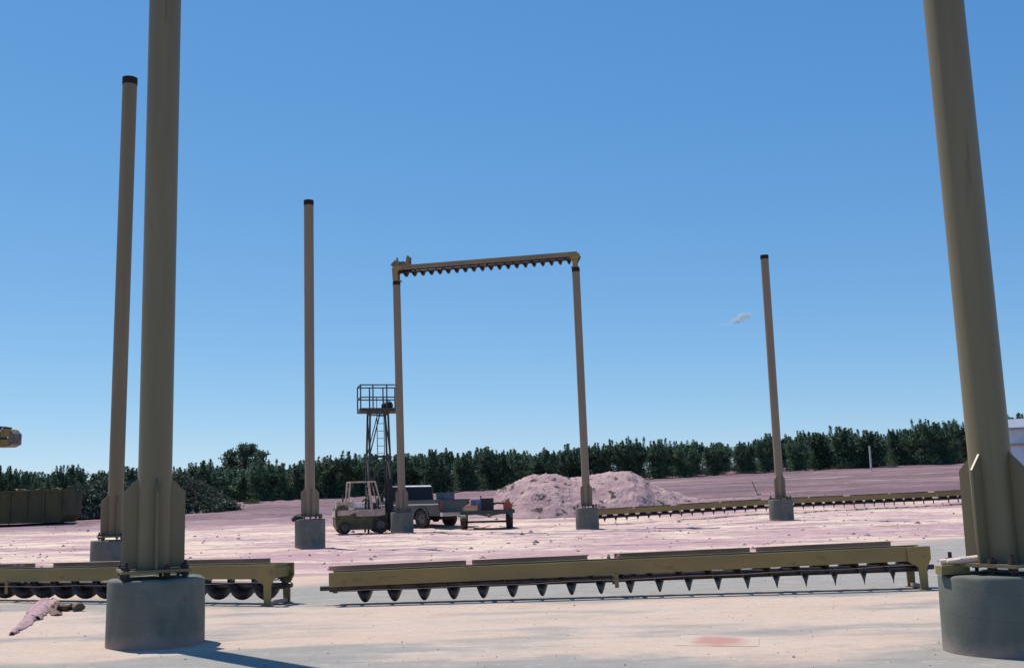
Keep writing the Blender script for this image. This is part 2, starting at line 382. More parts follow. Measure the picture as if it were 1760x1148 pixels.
# red stained repair patch in the slab
q = [G(1172, 1094), G(1306, 1098), G(1304, 1114), G(1160, 1112)]
M_patch = mat('stained_patch', (.54, .41, .315), .95, 0, (.50, .385, .30), 3, 8, .4, 60)
t_ = M_patch.node_tree; N_ = t_.nodes; L_ = t_.links; b_ = N_['Principled BSDF']; src_ = b_.inputs['Base Color'].links[0].from_socket
tc_ = N_.new('ShaderNodeTexCoord'); mp_ = N_.new('ShaderNodeMapping'); mp_.inputs['Scale'].default_value = (2.9, 2.1, 1); L_.new(tc_.outputs['Object'], mp_.inputs[0])
ln_ = N_.new('ShaderNodeVectorMath'); ln_.operation = 'LENGTH'; L_.new(mp_.outputs[0], ln_.inputs[0])
nz_ = N_.new('ShaderNodeTexNoise'); nz_.inputs['Scale'].default_value = 4; nz_.inputs['Detail'].default_value = 8; L_.new(tc_.outputs['Object'], nz_.inputs['Vector'])
ad_ = N_.new('ShaderNodeMath'); ad_.operation = 'MULTIPLY_ADD'; L_.new(nz_.outputs['Fac'], ad_.inputs[0]); ad_.inputs[1].default_value = .9; L_.new(ln_.outputs['Value'], ad_.inputs[2])
rg_ = N_.new('ShaderNodeMapRange'); rg_.interpolation_type = 'SMOOTHSTEP'
for k_, v_ in (('From Min', .75), ('From Max', 1.3), ('To Min', .75), ('To Max', 0)): rg_.inputs[k_].default_value = v_
L_.new(ad_.outputs[0], rg_.inputs['Value'])
mx_ = N_.new('ShaderNodeMix'); mx_.data_type = 'RGBA'; L_.new(rg_.outputs[0], mx_.inputs['Factor']); L_.new(src_, mx_.inputs[6]); mx_.inputs[7].default_value = (.40, .165, .135, 1); L_.new(mx_.outputs[2], b_.inputs['Base Color'])
c = sum(q, Vector())/4
b = MB(); vs = [b.b.verts.new((p.x-c.x, p.y-c.y, z)) for z in (-.006, .003) for p in q]
b.b.faces.new(vs[4:]); b.b.faces.new(vs[3::-1])
for i in range(4): b.b.faces.new((vs[i], vs[(i+1) % 4], vs[4+(i+1) % 4], vs[4+i]))
o = b.build('concrete_patch', M_patch); o.location = (c.x, c.y, 0); tag(o, kind='structure')

# ------------------------------------------------------------------ steel columns on concrete piers
def column(name, label, px, Y, pier_d, pier_h, pole_d, top=None, topz=10., rot=60, seg=48, ypier=None):
    base = P(px, 800, Y); x = base.x; z = terr(x, Y) if Y > 14 else 0
    t = thing(name, label, 'column', (x, Y, z-.0), 0, 'steel columns on concrete piers')
    r = pier_d/2; rng_ = random.Random(name+label)
    prof = [(r*.985, -.25), (r*1.004, .0), (r, pier_h*.5), (r*.995, pier_h-.025), (r*.985, pier_h-.008), (r*.962, pier_h), (.001, pier_h)]
    b = MB(); b.lathe(prof, seg)
    for v in b.b.verts:
        if v.co.xy.length > .1:
            v.co.xy *= 1+.006*mnoise.noise(v.co*3+Vector((px, 0, 0)))
            if v.co.z > pier_h-.03:
                ch = max(0, mnoise.noise(v.co*7+Vector((px, 3, 1)))-.12)*.05
                v.co.z -= ch*.8; v.co.xy *= 1-ch*.5
    pier = b.build('concrete_pier', M_conc, t); pier.location.x = .035 if Y < 12 and px < 880 else 0   # the near left pole stands off centre on its pier
    zp = pier_h+.055
    Mr = Matrix.Rotation(R(-rot), 3, 'Z')
    s = .29
    pl = MB().box((0, 0, zp+.0125), (2*s, 2*s, .025), Mr).build('base_plate', M_tan, t, .003)
    for a in (-1, 0, 1):
        for c_ in (-1, 0, 1):
            if a == 0 and c_ == 0: continue
            if (a == 0 or c_ == 0): continue
            p = Mr @ Vector((a*(s-.045), c_*(s-.045), 0))
            b = MB().cyl((p.x, p.y, pier_h-.02), (p.x, p.y, zp+.10), .014, n=10)
            b.cyl((p.x, p.y, zp-.034), (p.x, p.y, zp-.002), .033, n=6)
            b.cyl((p.x, p.y, zp+.027), (p.x, p.y, zp+.058), .033, n=6)
            b.build('anchor_bolt', M_bolt, t)
    for k in (0, 1):   # the two bolts along the mid of each side show as one pair
        for sg in (-1, 1):
            p = Mr @ Vector(((s-.04)*sg, .09, 0) if k else (.09, (s-.04)*sg, 0))
            b = MB().cyl((p.x, p.y, pier_h-.02), (p.x, p.y, zp+.07), .014, n=10).cyl((p.x, p.y, zp-.034), (p.x, p.y, zp-.002), .033, n=6)
            b.cyl((p.x, p.y, zp+.027), (p.x, p.y, zp+.053), .031, n=6)
            b.build('anchor_bolt', M_bolt, t)
    pr = pole_d/2; z1 = zp+.026
    if top:
        tp = P(top[0], top[1], Y); H = tp.z-z; lean = tp.x-x
    else: H = topz-z; lean = 0 if not isinstance(topz, tuple) else 0
    if ypier is not None: lean = ypier
    d = Vector((lean/(H-z1), 0, 1))
    def at(zz): return Vector((0, 0, z1)) + d*(zz-z1)
    b = MB(); n = 14
    zs = [z1+(H-.15-z1)*i/n for i in range(n+1)]
    b.tube([at(q) for q in zs], pr, seg, True)
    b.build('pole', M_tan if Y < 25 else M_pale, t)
    b = MB().tube([at(H-.15)+Vector((0, 0, .001)), at(H)], pr+.006, seg); b.build('pole_band', M_band, t)
    for k in range(4):
        a = R(-90-rot)+k*math.pi/2
        pr2 = pr-.012
        M4 = Matrix.Translation((0, 0, z1+.001)) @ Matrix.Rotation(a, 4, 'Z') @ XZ
        b = MB().prism([(pr2, 0), (.262, 0), (.266, .01), (.266, .665), (pr2, .80)], .016, M4)
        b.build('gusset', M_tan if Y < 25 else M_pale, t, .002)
    t['_H'] = 0.0
    del t['_H']
    return t, Vector((x+lean, Y, z+H))
A = G(267, 1109)
col_A = column('steel_column', 'thick tan column on a wide grey pier, left foreground, overlapping the thinner column behind it', 267, A.y, .83, .57, .292, None, 9.9, 66, 64, ypier=.0)
col_G = column('steel_column', 'thickest tan column at the right edge, its left side sunlit, pale scrap lying on its pier', 1704, 8.15, .88, .55, .30, None, 9.9, 55, 64, ypier=-.1)
col_B = column('steel_column', 'column half hidden by the thick left foreground column, its dark banded top against the sky', 200, 21.6, .88, .56, .292, (223.5, 135), rot=60)
col_C = column('steel_column', 'lone free standing column left of the forklift, a dark rag on its pier', 533, 31.5, .86, .82, .285, (530.5, 345), rot=62)
col_D = column('steel_column', 'column in front of the pickup carrying the left end of the overhead conveyor', 690, 42.8, .88, .82, .30, (681.5, 484), rot=58)
col_E = column('steel_column', 'column in front of the dirt mound carrying the right end of the overhead conveyor', 1006, 41.7, .88, .82, .30, (989.5, 461), rot=58)
col_F = column('steel_column', 'lone column standing right of the mound, a screw conveyor passing behind its pier', 1338, 40.4, .88, .75, .30, (1313.5, 439), rot=56)

# ------------------------------------------------------------------ screw conveyors
HAND = 1
def conveyor(label, loc, rz, L=7.07, detail=True, legs=True, pitch=.345, zoff=0, name='screw_conveyor', hang=(.475,), group='screw conveyors', drop=0, r1=.178, zs=.193, ze=.125, bh=.163):
    t = thing(name, label, 'conveyor', loc, rz, group)
    t.rotation_euler = (0, -math.atan2(drop, L), rz)
    W = .37; z0, z1 = .215+zoff, .215+bh+zoff
    for side, y in ((-1, 0), (1, W)):
        b = MB()
        b.box((L/2, y, (z0+z1)/2), (L, .009, z1-z0))
        b.box((L/2, y+side*-.029, z1-.005), (L-.004, .047, .008)).box((L/2, y+side*-.029, z0+.005), (L-.004, .047, .008))
        b.build('side_beam', M_beam, t)
    n = 4; gap = .07; x = -.05; span = (L-.25+.05)/n
    for k in range(n):
        ln = span-gap-(.25 if k == 1 else 0); xa = x+k*span + (.0)
        b = MB().box((xa+ln/2, W-.01, z1+.028), (ln, .008, .052)).box((xa+ln/2, W-.04, z1+.056), (ln, .066, .006))
        b.build('cover_strip', M_cover, t)
    # cross ties between the beams
    for k in range(5):
        xx = .05+(L-.1)*k/4
        MB().box((xx, W/2, z0+.10), (.04, W-.012, .05)).build('cross_tie', M_beam, t)
    # screw
    yc, zc = W/2, zs+zoff; r0 = .045; zend = ze+zoff
    def za(x_): return zc+(zend-zc)*x_/L
    steps = 20; turns = (L-.25)/pitch; b = MB(); N_ = int(turns*steps); ring = []
    for i in range(N_+1):
        a = 6.28318*i/steps*HAND; x_ = .14+pitch*i/steps
        c, s_ = math.cos(a), math.sin(a)
        ring.append([b.b.verts.new((x_+dx, yc+c*r, za(x_)+s_*r)) for dx, r in ((-.004, r0), (-.003, r1), (.003, r1), (.004, r0))])
    for p, q_ in zip(ring, ring[1:]):
        for k in range(4):
            f = b.b.faces.new((p[k], p[(k+1) % 4], q_[(k+1) % 4], q_[k])); f.smooth = k in (0, 2)
    b.b.faces.new(ring[0][::-1]); b.b.faces.new(ring[-1])
    scr = b.build('screw', M_screw, t)
    MB().cyl((-.02, yc, zc), (L+.02, yc, zend), .048, n=18).cyl((-.13, yc, zc), (L+.1, yc, zend), .030, n=14).build('shaft', M_shaft, scr)
    MB().cyl((.02, yc, zc), (.07, yc, zc), .062, n=16).box((.045, yc, zc+.07), (.05, .1, .1)).build('bearing', M_screw, t)
    for h in hang:
        xx = h*L
        b = MB().box((xx, -.012, z0-.07), (.045, .012, .16)).box((xx, yc, z0-.012), (.05, W+.03, .012)).cyl((xx-.03, yc, za(xx)), (xx+.03, yc, za(xx)), .072, n=14).box((xx, yc, (z0+za(xx))/2), (.04, .05, max(.02, z0-za(xx))))
        b.build('hanger_bracket', M_beam, t)
        for dx in (-.06, .06): MB().box((xx+dx, W/2, z1+.02), (.04, .05, .04)).cyl((xx+dx, W/2, z1+.03), (xx+dx, W/2, z1+.06), .012, n=8).build('clamp', M_cover, t)
    if legs:
        for y in (-.016, W+.016):
            pl = [(L+.0, z1-.002), (L+.0, z0+.02), (L-.055, z0-.08), (L-.06, .012-drop), (L-.15, .012-drop), (L-.155, z0-.07), (L-.27, z0-.003), (L-.27, z1-.002)]
            b = MB().prism(pl, .02, T(0, y, 0) @ XZ)
            b.box((L-.105, y, .007-drop), (.13, .07, .012))
            b.build('leg', M_beam, t, .002)
        MB().box((L-.105, W/2, .035-drop), (.05, W-.01, .035)).build('leg_tie', M_cover, t)
        MB().box((L-.05, W/2, z0+.08), (.012, W-.02, .15)).build('end_plate', M_beam, t)
    if detail:
        pts = [(.1+(L-.3)*i/20, -.03, z0-.045-.012*math.sin(math.pi*i/20)+.006*math.sin(i*1.7)) for i in range(21)]
        MB().tube(pts, .0035, 5).build('wire', M_cover, t)
    return t
a0 = G(566, 1044); a1 = G(1604, 1014)
print('near conv', a0, a1)
ang = math.atan2(a1.y-a0.y, a1.x-a0.x); Ln = (a1.xy-a0.xy).length
conveyor('tan screw conveyor lying across the middle foreground, long row of dark flights under its beam', (a0.x, a0.y, .0), ang, Ln, drop=.115)
b1 = G(474, 1043); b0 = G(0, 1036)
ang = math.atan2(b1.y-b0.y, b1.x-b0.x); dirn = (b1.xy-b0.xy).normalized(); Ll = 7.2
conveyor('tan screw conveyor at the left edge, passing behind the thick left foreground pier', (b1.x-dirn.x*Ll, b1.y-dirn.y*Ll, 0), ang, Ll, hang=(.42,), drop=.10)
# distant ones laid end to end behind the piers
c0 = G(1022, 903); c1 = G(1660, 866)
dirn = (c1.xy-c0.xy); Lt = dirn.length; dirn.normalize(); ang = math.atan2(dirn.y, dirn.x)
Lf = 7.9; k = 0; p = c0.xy.copy()
labs = ['far screw conveyor at the foot of the dirt mound, starting behind a pier',
        'far screw conveyor passing behind the pier of the lone column right of the mound',
        'far screw conveyor on the pink field midway between the two right hand columns',
        'farthest screw conveyor on the pink field, its end hidden behind the thickest right column']
proto = None
for k in range(4):
    q = p + dirn*(Lf+.05)*k
    e = q + dirn*Lf
    za = terr(q.x, q.y)+.05; zb = terr(e.x, e.y)+.05
    if proto is None:
        proto = conveyor(labs[0], (q.x, q.y, za), ang, Lf, False, False, .48, .12, group='distant screw conveyors', r1=.20, zs=.10, ze=.10, bh=.19); o = proto
    else: o = dup(proto); o['label'] = labs[k]
    o.location = (q.x, q.y, za); o.rotation_euler = (0, -math.atan2(zb-za, Lf), ang)
print('far conv', c0, c1, Lt)
# overhead one
tD, tE = col_D[1], col_E[1]
dv = (tE-tD).xy; L = dv.length; ang = math.atan2(dv.y, dv.x)
t = conveyor('tan screw conveyor spanning high between the tops of two columns', (tD.x, tD.y, tD.z), 0, L+.1, False, False, .345, .22, hang=(.5,), group='screw conveyors', r1=.20, zs=.14, ze=.14, bh=.18)
for ch in t.children:
    if ch.name.split('.')[0] in ('side_beam', 'cover_strip'): ch.data.materials[0] = M_gant
t.rotation_euler = (0, -math.atan2(tE.z-tD.z+.02, L), ang)
off = Vector((-math.sin(ang), math.cos(ang)))*-.185
t.location = (tD.x+off.x, tD.y+off.y, tD.z-.01)
W = .37
# right saddle and left saddle plates, left end bracket
for y in (-.016, W+.016):
    MB().prism([(L+.16, .55), (L+.22, .45), (L+.16, .36), (L+.07, .2), (L+.07, .02), (L-.1, .02), (L-.1, .2), (L-.2, .43), (L-.2, .57)], .02, T(0, y, 0) @ XZ).build('leg', M_beam, t)
    MB().prism([(-.06, .6), (-.12, .5), (-.1, .02), (.1, .02), (.1, .3), (.16, .43), (.3, .5), (.3, .6)], .02, T(0, y, 0) @ XZ).build('leg', M_beam, t)
for x_ in (.05, L-.02): MB().box((x_, W/2, .02), (.3, W, .02)).build('saddle_plate', M_beam, t)
b = MB().box((.25, W/2, .64), (.62, .34, .06)).box((.22, W/2, .72), (.3, .2, .14)).bar((0, W/2, .66), (-.13, W/2, .80), .05, .26)
b.prism([(-.02, .66), (.14, .66), (.08, .94), (.03, .96)], .02, T(.05, 0, 0) @ XZ).prism([(.42, .62), (.58, .62), (.6, .98), (.48, 1.03)], .02, T(0, W, 0) @ XZ)
b.prism([(.42, .62), (.58, .62), (.6, .96), (.5, 1.0)], .02, T(0, 0, 0) @ XZ)
b.build('motor_bracket', M_tan, t)

# ------------------------------------------------------------------ wheels
def wheel(parent, c, axis, r, wd, rimr, name='wheel'):
    M4 = Matrix.Translation(c) @ Vector((0, 0, 1)).rotation_difference(Vector(axis)).to_matrix().to_4x4()
    h = wd/2
    o = MB().lathe([(rimr, -h*.8), (r*.86, -h), (r*.96, -h*.85), (r, -h*.5), (r, h*.5), (r*.96, h*.85), (r*.86, h), (rimr, h*.8), (rimr*.98, 0), (rimr, -h*.8)], 28, M4).build(name, M_rubber, parent)
    MB().lathe([(rimr, -h*.75), (rimr*.95, h*.7), (rimr*.8, h*.74), (rimr*.7, h*.45), (rimr*.32, h*.4), (rimr*.28, h*.75), (.001, h*.75)], 20, M4).build('rim', M_rim, o)
    return o

# ------------------------------------------------------------------ forklift
def forklift():
    p = G(624, 917)
    t = thing('forklift', 'old beige and olive forklift with open overhead guard, parked beside the left overhead conveyor column', 'forklift', (p.x, p.y, terr(p.x, p.y)), R(16))
    # local +x = forward (mast)
    b = MB().prism([(-.95, .26), (-.9, .16), (.85, .16), (.9, .3), (.9, .78), (-.2, .78), (-.95, .74)], .98, T(0, 0, 0) @ XZ)
    b.build('chassis', M_olive, t, .03)
    MB().prism([(-1.12, .32), (-1.05, .20), (-.7, .20), (-.62, 1.0), (-.8, 1.12), (-1.06, 1.06), (-1.14, .9)], 1.0, XZ).build('counterweight', M_olive, t, .05)
    for y in (-.505, .505):
        MB().box((.16, y, .80), (.98, .03, .26)).box((.72, y, .84), (.16, .03, .3)).box((-.80, y, .82), (.5, .03, .2)).box((-.45, y, .86), (.3, .03, .1)).build('side_panel', M_beige, t, .008)
    MB().box((-.70, 0, 1.13), (.46, .9, .22)).box((-.98, -.2, 1.1), (.22, .34, .30)).box((-1.13, 0, .78), (.04, .9, .24)).build('engine_cover', M_beige, t, .03)
    MB().box((-.22, -.05, 1.06), (.46, .5, .12)).prism([(-.46, 1.08), (-.34, 1.08), (-.42, 1.42), (-.52, 1.42)], .46, XZ).build('seat', M_white, t, .03)
    MB().box((.42, 0, .98), (.12, .86, .36)).build('dashboard', M_black, t, .02)
    MB().cyl((.38, .02, 1.08), (.12, .02, 1.34), .02, n=8).build('steering_column', M_black, t)
    M4 = Matrix.Translation((.1, .02, 1.36)) @ Matrix.Rotation(R(-48), 4, 'Y')
    b = MB(); b.tube([M4 @ Vector((.19*math.cos(a*.3927), .19*math.sin(a*.3927), 0)) for a in range(17)], .016, 6, False)
    for a in range(3): b.tube([M4 @ Vector((0, 0, -.01)), M4 @ Vector((.19*math.cos(a*2.09), .19*math.sin(a*2.09), 0))], .012, 5)
    st = b.build('steering_wheel', M_black, t); MB().lathe([(.05, 0), (.04, .03), (.001, .035)], 12, M4).build('hub', M_white, st)
    for y in (-.46, .46):
        MB().bar((-.62, y, 1.1), (-.56, y, 1.98), .06, .05).build('guard_post', M_beige, t)
        MB().bar((.74, y, .75), (.42, y, 1.98), .06, .05).build('guard_post', M_beige, t)
    MB().bar((.3, -.46, .85), (.16, -.46, 1.97), .09, .03).build('guard_post', M_beige, t)
    b = MB().box((-.07, -.46, 2.0), (1.04, .06, .05)).box((-.07, .46, 2.0), (1.04, .06, .05))
    for k in range(7): b.box((-.56+k*.163, 0, 2.0), (.035, .86, .04))
    b.build('guard_roof', M_beige, t)
    for y in (-.28, .28):
        MB().box((.98, y, 1.05), (.12, .07, 1.9)).box((1.07, y*.8, 1.12), (.06, .06, 1.9)).build('mast_rail', M_black, t)
    b = MB()
    for z in (.25, 1.0, 1.98): b.box((1.0, 0, z), (.07, .62, .08))
    b.cyl((1.02, 0, .3), (1.02, 0, 1.8), .035, n=10); b.build('mast_tie', M_black, t)
    MB().box((1.16, 0, .45), (.05, .95, .1)).box((1.16, 0, .8), (.05, .95, .08)).build('carriage', M_black, t)
    for y in (-.28, .28): MB().box((1.2, y, .5), (.04, .11, .75)).box((1.66, y, .14), (.95, .11, .04)).build('fork', M_black, t)
    for y in (-.44, .44):
        wheel(t, (.62, y*1.06, .32), (0, y, 0), .32, .2, .18); wheel(t, (-.78, y, .25), (0, y, 0), .25, .16, .13)
    MB().cyl((.75, -.47, 1.30), (.80, -.47, 1.30), .07, n=14).build('work_light', M_white, t)
    MB().cyl((-.75, .3, 1.2), (-.75, .3, 1.55), .03, n=8).build('exhaust', M_black, t)
    return t
forklift()

# ------------------------------------------------------------------ pickup truck
def pickup():
    p = G(757, 909); a = R(180-40)
    t = thing('pickup_truck', 'dark teal pickup truck parked behind the left overhead conveyor column, tailgate toward the trailer', 'pickup', (0, 0, 0), a)
    # local +x forward, origin at rear-left ground corner area; left side = +y
    b = MB()
    side = [(0, .62), (.02, .95), (0.03, 1.12), (2.02, 1.12), (2.02, 1.14), (3.75, 1.14), (3.85, 1.12), (5.2, 1.02), (5.3, .85), (5.3, .5), (4.85, .45), (4.78, .66), (4.6, .84), (4.3, .9), (4.0, .84), (3.82, .66), (3.75, .42), (1.62, .42), (1.56, .66), (1.38, .84), (1.1, .9), (.8, .84), (.62, .66), (.56, .5), (0, .5)]
    for y in (-.9, .9):
        MB().prism(side, .09, T(0, y, 0) @ XZ).build('body_side', M_teal, t, .015)
        MB().box((1.0, y*1.0, 1.145), (2.0, .13, .05)).build('bed_rail', M_teal, t, .015)
        MB().box((2.6, y*1.052, .985), (5.1, .012, .045)).build('trim_strip', M_chrome, t)
        b = MB(); arch = [(1.1+.49*math.cos(R(q)), .40+.52*math.sin(R(q))) for q in range(0, 181, 15)]; arch2 = [(1.1+.42*math.cos(R(q)), .40+.45*math.sin(R(q))) for q in range(180, -1, -15)]
        b.prism(arch+arch2, .05, T(0, y*1.05, 0) @ XZ); b.build('fender_lip', M_tealt, t)
    MB().box((.035, 0, .86), (.06, 1.78, .55)).build('tailgate', M_tealt, t, .015)
    MB().box((.002, 0, .9), (.012, 1.2, .22)).build('tailgate_panel', M_teal, t)
    MB().box((-.1, 0, .56), (.16, 1.86, .16)).build('rear_bumper', M_chrome, t, .02)
    for y in (-.86, .86): MB().box((-.01, y, .88), (.03, .12, .34)).build('tail_light', M_lightred, t)
    MB().box((1.05, 0, .66), (2.0, 1.72, .05)).box((2.0, 0, .9), (.05, 1.72, .5)).build('bed_floor', M_tealt, t)
    MB().box((3.05, 0, .72), (2.1, 1.74, .75)).build('cab_base', M_teal, t, .02)
    MB().prism([(3.7, .6), (3.75, 1.13), (4.4, 1.11), (5.2, 1.02), (5.28, .55)], 1.72, XZ).build('hood', M_teal, t, .03)
    MB().prism([(2.06, 1.1), (2.14, 1.74), (2.3, 1.79), (3.2, 1.79), (3.35, 1.74), (3.86, 1.12)], 1.62, XZ).build('cab', M_glass, t, .02)
    MB().prism([(2.13, 1.75), (2.26, 1.805), (3.2, 1.812), (3.34, 1.76)], 1.64, XZ).build('cab_roof', M_white, t, .02)
    for y in (-.815, .815):
        b = MB().bar((2.1, y, 1.12), (2.17, y, 1.76), .07, .05, (0, 1, 0)).bar((2.95, y, 1.12), (2.92, y, 1.76), .06, .05, (0, 1, 0)).bar((3.82, y, 1.13), (3.34, y, 1.76), .06, .06, (0, 1, 0))
        b.build('window_pillar', M_teal, t)
        MB().box((3.6, y*1.2, 1.22), (.08, .2, .16)).build('mirror', M_black, t, .01)
    for x_, in ((1.1,), (4.3,)):
        for y in (-.82, .82): wheel(t, (x_, y, .38), (0, y, 0), .38, .24, .22)
    MB().box((2.6, 0, .42), (4.6, .8, .16)).cyl((1.1, -.8, .38), (1.1, .8, .38), .06, n=10).cyl((1.1, -.05, .38), (1.1, .12, .38), .15, n=12).build('underframe', M_black, t)
    MB().box((5.36, 0, .52), (.14, 1.9, .18)).build('front_bumper', M_chrome, t, .02)
    # place: rear-left corner so that its ground point sits at the pixel
    Rm = Matrix.Rotation(a, 3, 'Z'); q = p - Rm @ Vector((0, .9, 0))
    t.location = (q.x, q.y, terr(q.x, q.y)+.0)
    # grey-blue box standing in the bed near the tailgate
    bx = Rm @ Vector((.45, .1, 0)) + Vector((q.x, q.y, t.location.z+.686))
    k = thing('tool_box', 'grey blue lidded box standing in the bed of the pickup', 'box', bx, a)
    MB().box((0, 0, .36), (.5, .6, .72)).build('box_body', M_greyb, k, .015)
    MB().box((0, 0, .75), (.54, .64, .06)).build('lid', M_greyb, k, .01)
    return t
pickup()

# ------------------------------------------------------------------ trailer with its load
def trailer():
    pl, pr_ = G(798, 909), G(876, 907)
    c = (pl+pr_)/2; a = math.atan2((pr_-pl).y, (pr_-pl).x); tr = (pr_-pl).xy.length; z = terr(c.x, c.y)
    t = thing('utility_trailer', 'small dark flatbed utility trailer beside the dirt mound, loaded with a welder', 'trailer', (c.x, c.y, z), a)
    h = tr/2
    for s in (-1, 1):
        wheel(t, (s*h, 0, .33), (s, 0, 0), .33, .27, .18)
        b = MB(); arc = [(.42*math.cos(R(q)), .30+.40*math.sin(R(q))) for q in range(10, 171, 16)]; arc2 = [(.39*math.cos(R(q)), .30+.37*math.sin(R(q))) for q in range(170, 9, -16)]
        b.prism(arc+arc2, .27, T(s*h, 0, 0) @ YZ); b.build('fender', M_rim if s < 0 else M_black, t)
    b = MB().box((0, 0, .66), (tr-.25, 2.3, .06))
    b.build('deck', M_wood, t)
    b = MB()
    for y in (-1.15, 1.15): b.box((.06, y, .70), (tr+.25, .06, .16))
    for s in (-1, 1): b.box((s*(h-.1), 0, .72), (.06, 2.3, .14))
    b.build('frame', M_green, t)
    MB().cyl((-h, 0, .31), (h, 0, .31), .04, n=10).build('axle', M_black, t)
    MB().bar((-.5, 1.15, .62), (-.05, 2.4, .5), .07, .07).bar((.5, 1.15, .62), (-.05, 2.4, .5), .07, .07).build('tongue', M_green, t)
    MB().box((-.25, -1.2, .50), (.75, .04, .03)).build('ramp_bar', M_chrome, t)
    MB().box((h+.12, -1.0, .70), (.1, .1, .26)).build('corner_post', M_green, t)
    Rm = Matrix.Rotation(a, 3, 'Z')
    def on(x, y, zz=.69): return Rm @ Vector((x, y, 0)) + Vector((c.x, c.y, z+zz))
    k = thing('welding_machine', 'blue and black welding machine standing on the utility trailer', 'welder', on(-.12, -.2), a)
    MB().box((-.28, 0, .26), (.42, .62, .52)).build('blue_housing', M_blue, k, .03)
    MB().box((.18, 0, .29), (.48, .6, .56)).build('black_housing', M_black, k, .02)
    MB().box((-.28, -.315, .2), (.3, .012, .26)).build('panel', M_greyb, k)
    MB().cyl((-.1, .1, .5), (-.1, .1, .68), .025, n=8).build('exhaust', M_black, k)
    k = thing('cable_coil', 'black coil of welding cable on the utility trailer, beside the welder', 'cable', on(.52, -.35), a)
    for i in range(6):
        pts = []
        for j in range(25):
            q = 6.283*j/24; rr = .32-.012*i
            pts.append((rr*1.15*math.cos(q), -.1+.05*i, .20+rr*math.sin(q)*.58))
        if i == 0: b = MB()
        b.tube(pts, .022, 6, False)
    b.build('coil', M_black, k)
    k = thing('gas_can', 'red plastic gas can at the right end of the utility trailer', 'gas can', on(h-.02, -.95, .80), a)
    MB().prism([(-.17, 0), (.17, 0), (.18, .2), (.08, .3), (-.12, .3), (-.18, .2)], .26, XZ).build('can_body', M_red, k, .03)
    MB().bar((-.1, 0, .33), (.1, 0, .33), .03, .03).bar((-.15, 0, .26), (-.24, 0, .36), .03, .03).build('handle', M_red, k)
    k = thing('tool_crate', 'orange topped crate at the left end of the utility trailer', 'crate', on(-h+.38, -1.0, .69), a)
    MB().box((0, 0, .12), (.5, .34, .24)).build('crate_body', M_wood, k, .01); MB().box((0, 0, .265), (.52, .36, .05)).build('lid', M_orange, k, .01)
    k = thing('tarp_bundle', 'dark crumpled tarp heaped on the utility trailer behind the orange crate', 'tarp', on(-h+.35, .2, .69), a)
    b = MB(); bmesh.ops.create_icosphere(b.b, subdivisions=4, radius=.5)
    for v in b.b.verts:
        n_ = mnoise.noise(v.co*4)*.16+mnoise.noise(v.co*9)*.06
        v.co *= 1+n_; v.co.z = max(0, v.co.z*.8); v.co.x *= .9
    b.build('tarp', M_black, k, smooth=True)
trailer()

# ------------------------------------------------------------------ work platform tower
def tower():
    Y = 44.5; zt = P(648, 706, Y).z; zr = P(648, 664, Y).z; x0 = P(650, 706, Y).x
    g0 = terr(x0, Y); H = zt-g0; Hr = zr-g0
    t = thing('platform_tower', 'tall dark steel work platform tower with a railed deck, standing behind the forklift', 'work platform', (x0, Y, g0), R(14))
    foot, topw = .50, .36; fd, td = .62, .45
    def cn(sx, sy, q): return Vector((sx*(foot+(topw-foot)*q)-.02*q, sy*(fd+(td-fd)*q), H*q))
    for sx in (-1, 1):
        for sy in (-1, 1): MB().bar(cn(sx, sy, 0), cn(sx, sy, 1), .075, .075).build('leg', M_green, t)
    lv = [.12, .38, .62, .97]
    for q in lv:
        b = MB()
        for s in (-1, 1):
            b.bar(cn(-1, s, q), cn(1, s, q), .05, .05); b.bar(cn(s, -1, q), cn(s, 1, q), .05, .05)
        b.build('cross_bar', M_green, t)
    for q0, q1 in ((.12, .38), (.38, .62), (.62, .97)):
        for s in (-1, 1): MB().bar(cn(-1, s, q0), cn(1 if q0 < .6 else .1, s, q1), .05, .04).bar(cn(s, -1, q0), cn(s, 1, q1), .04, .04).build('brace', M_green, t)
    b = MB(); 
    for s in (-.14, .14): b.bar((s+.05, -fd-.04, 0), (s+.02, -td-.05, H+.5), .03, .03)
    n = int(H/.3)
    for i in range(n): q = i/n; b.bar((-.12, -fd-.04+(fd-td)*q, .3*i+.15), (.18, -fd-.04+(fd-td)*q, .3*i+.15), .022, .022)
    b.build('ladder', M_green, t)
    a, e = .80, .65
    MB().box((0, 0, H), (2*a, 2*e, .14)).build('deck', M_green, t, .01)
    z2 = Hr
    for sx in (-1, -.36, .36, 1):
        for sy in (-1, 1): MB().bar((sx*a*.97, sy*e*.95, H), (sx*a*.97, sy*e*.95, z2), .05, .05).build('rail_post', M_green, t)
    for z in (H+(z2-H)*.5, z2):
        b = MB()
        for s in (-1, 1): b.bar((-a, s*e*.95, z), (a, s*e*.95, z), .045, .045); b.bar((s*a*.97, -e, z), (s*a*.97, e, z), .045, .045)
        b.build('rail', M_green, t)
    Rm = Matrix.Rotation(R(14), 3, 'Z')
    q = Rm @ Vector((.38, -.1, 0))
    k = thing('tool_bag', 'black bag lying on the deck of the platform tower', 'bag', (x0+q.x, Y+q.y, g0+H+.07))
    b = MB(); bmesh.ops.create_icosphere(b.b, subdivisions=3, radius=.2)
    for v in b.b.verts: v.co *= 1+.25*mnoise.noise(v.co*8); v.co.z = max(-.12, v.co.z)*.95+.115; v.co.x *= 1.25
    b.build('bag_body', M_black, k, smooth=True)
    MB().tube([(-.12, 0, .24), (-.06, 0, .33), (.06, 0, .33), (.12, 0, .24)], .014, 6).build('handle', M_black, k)
tower()

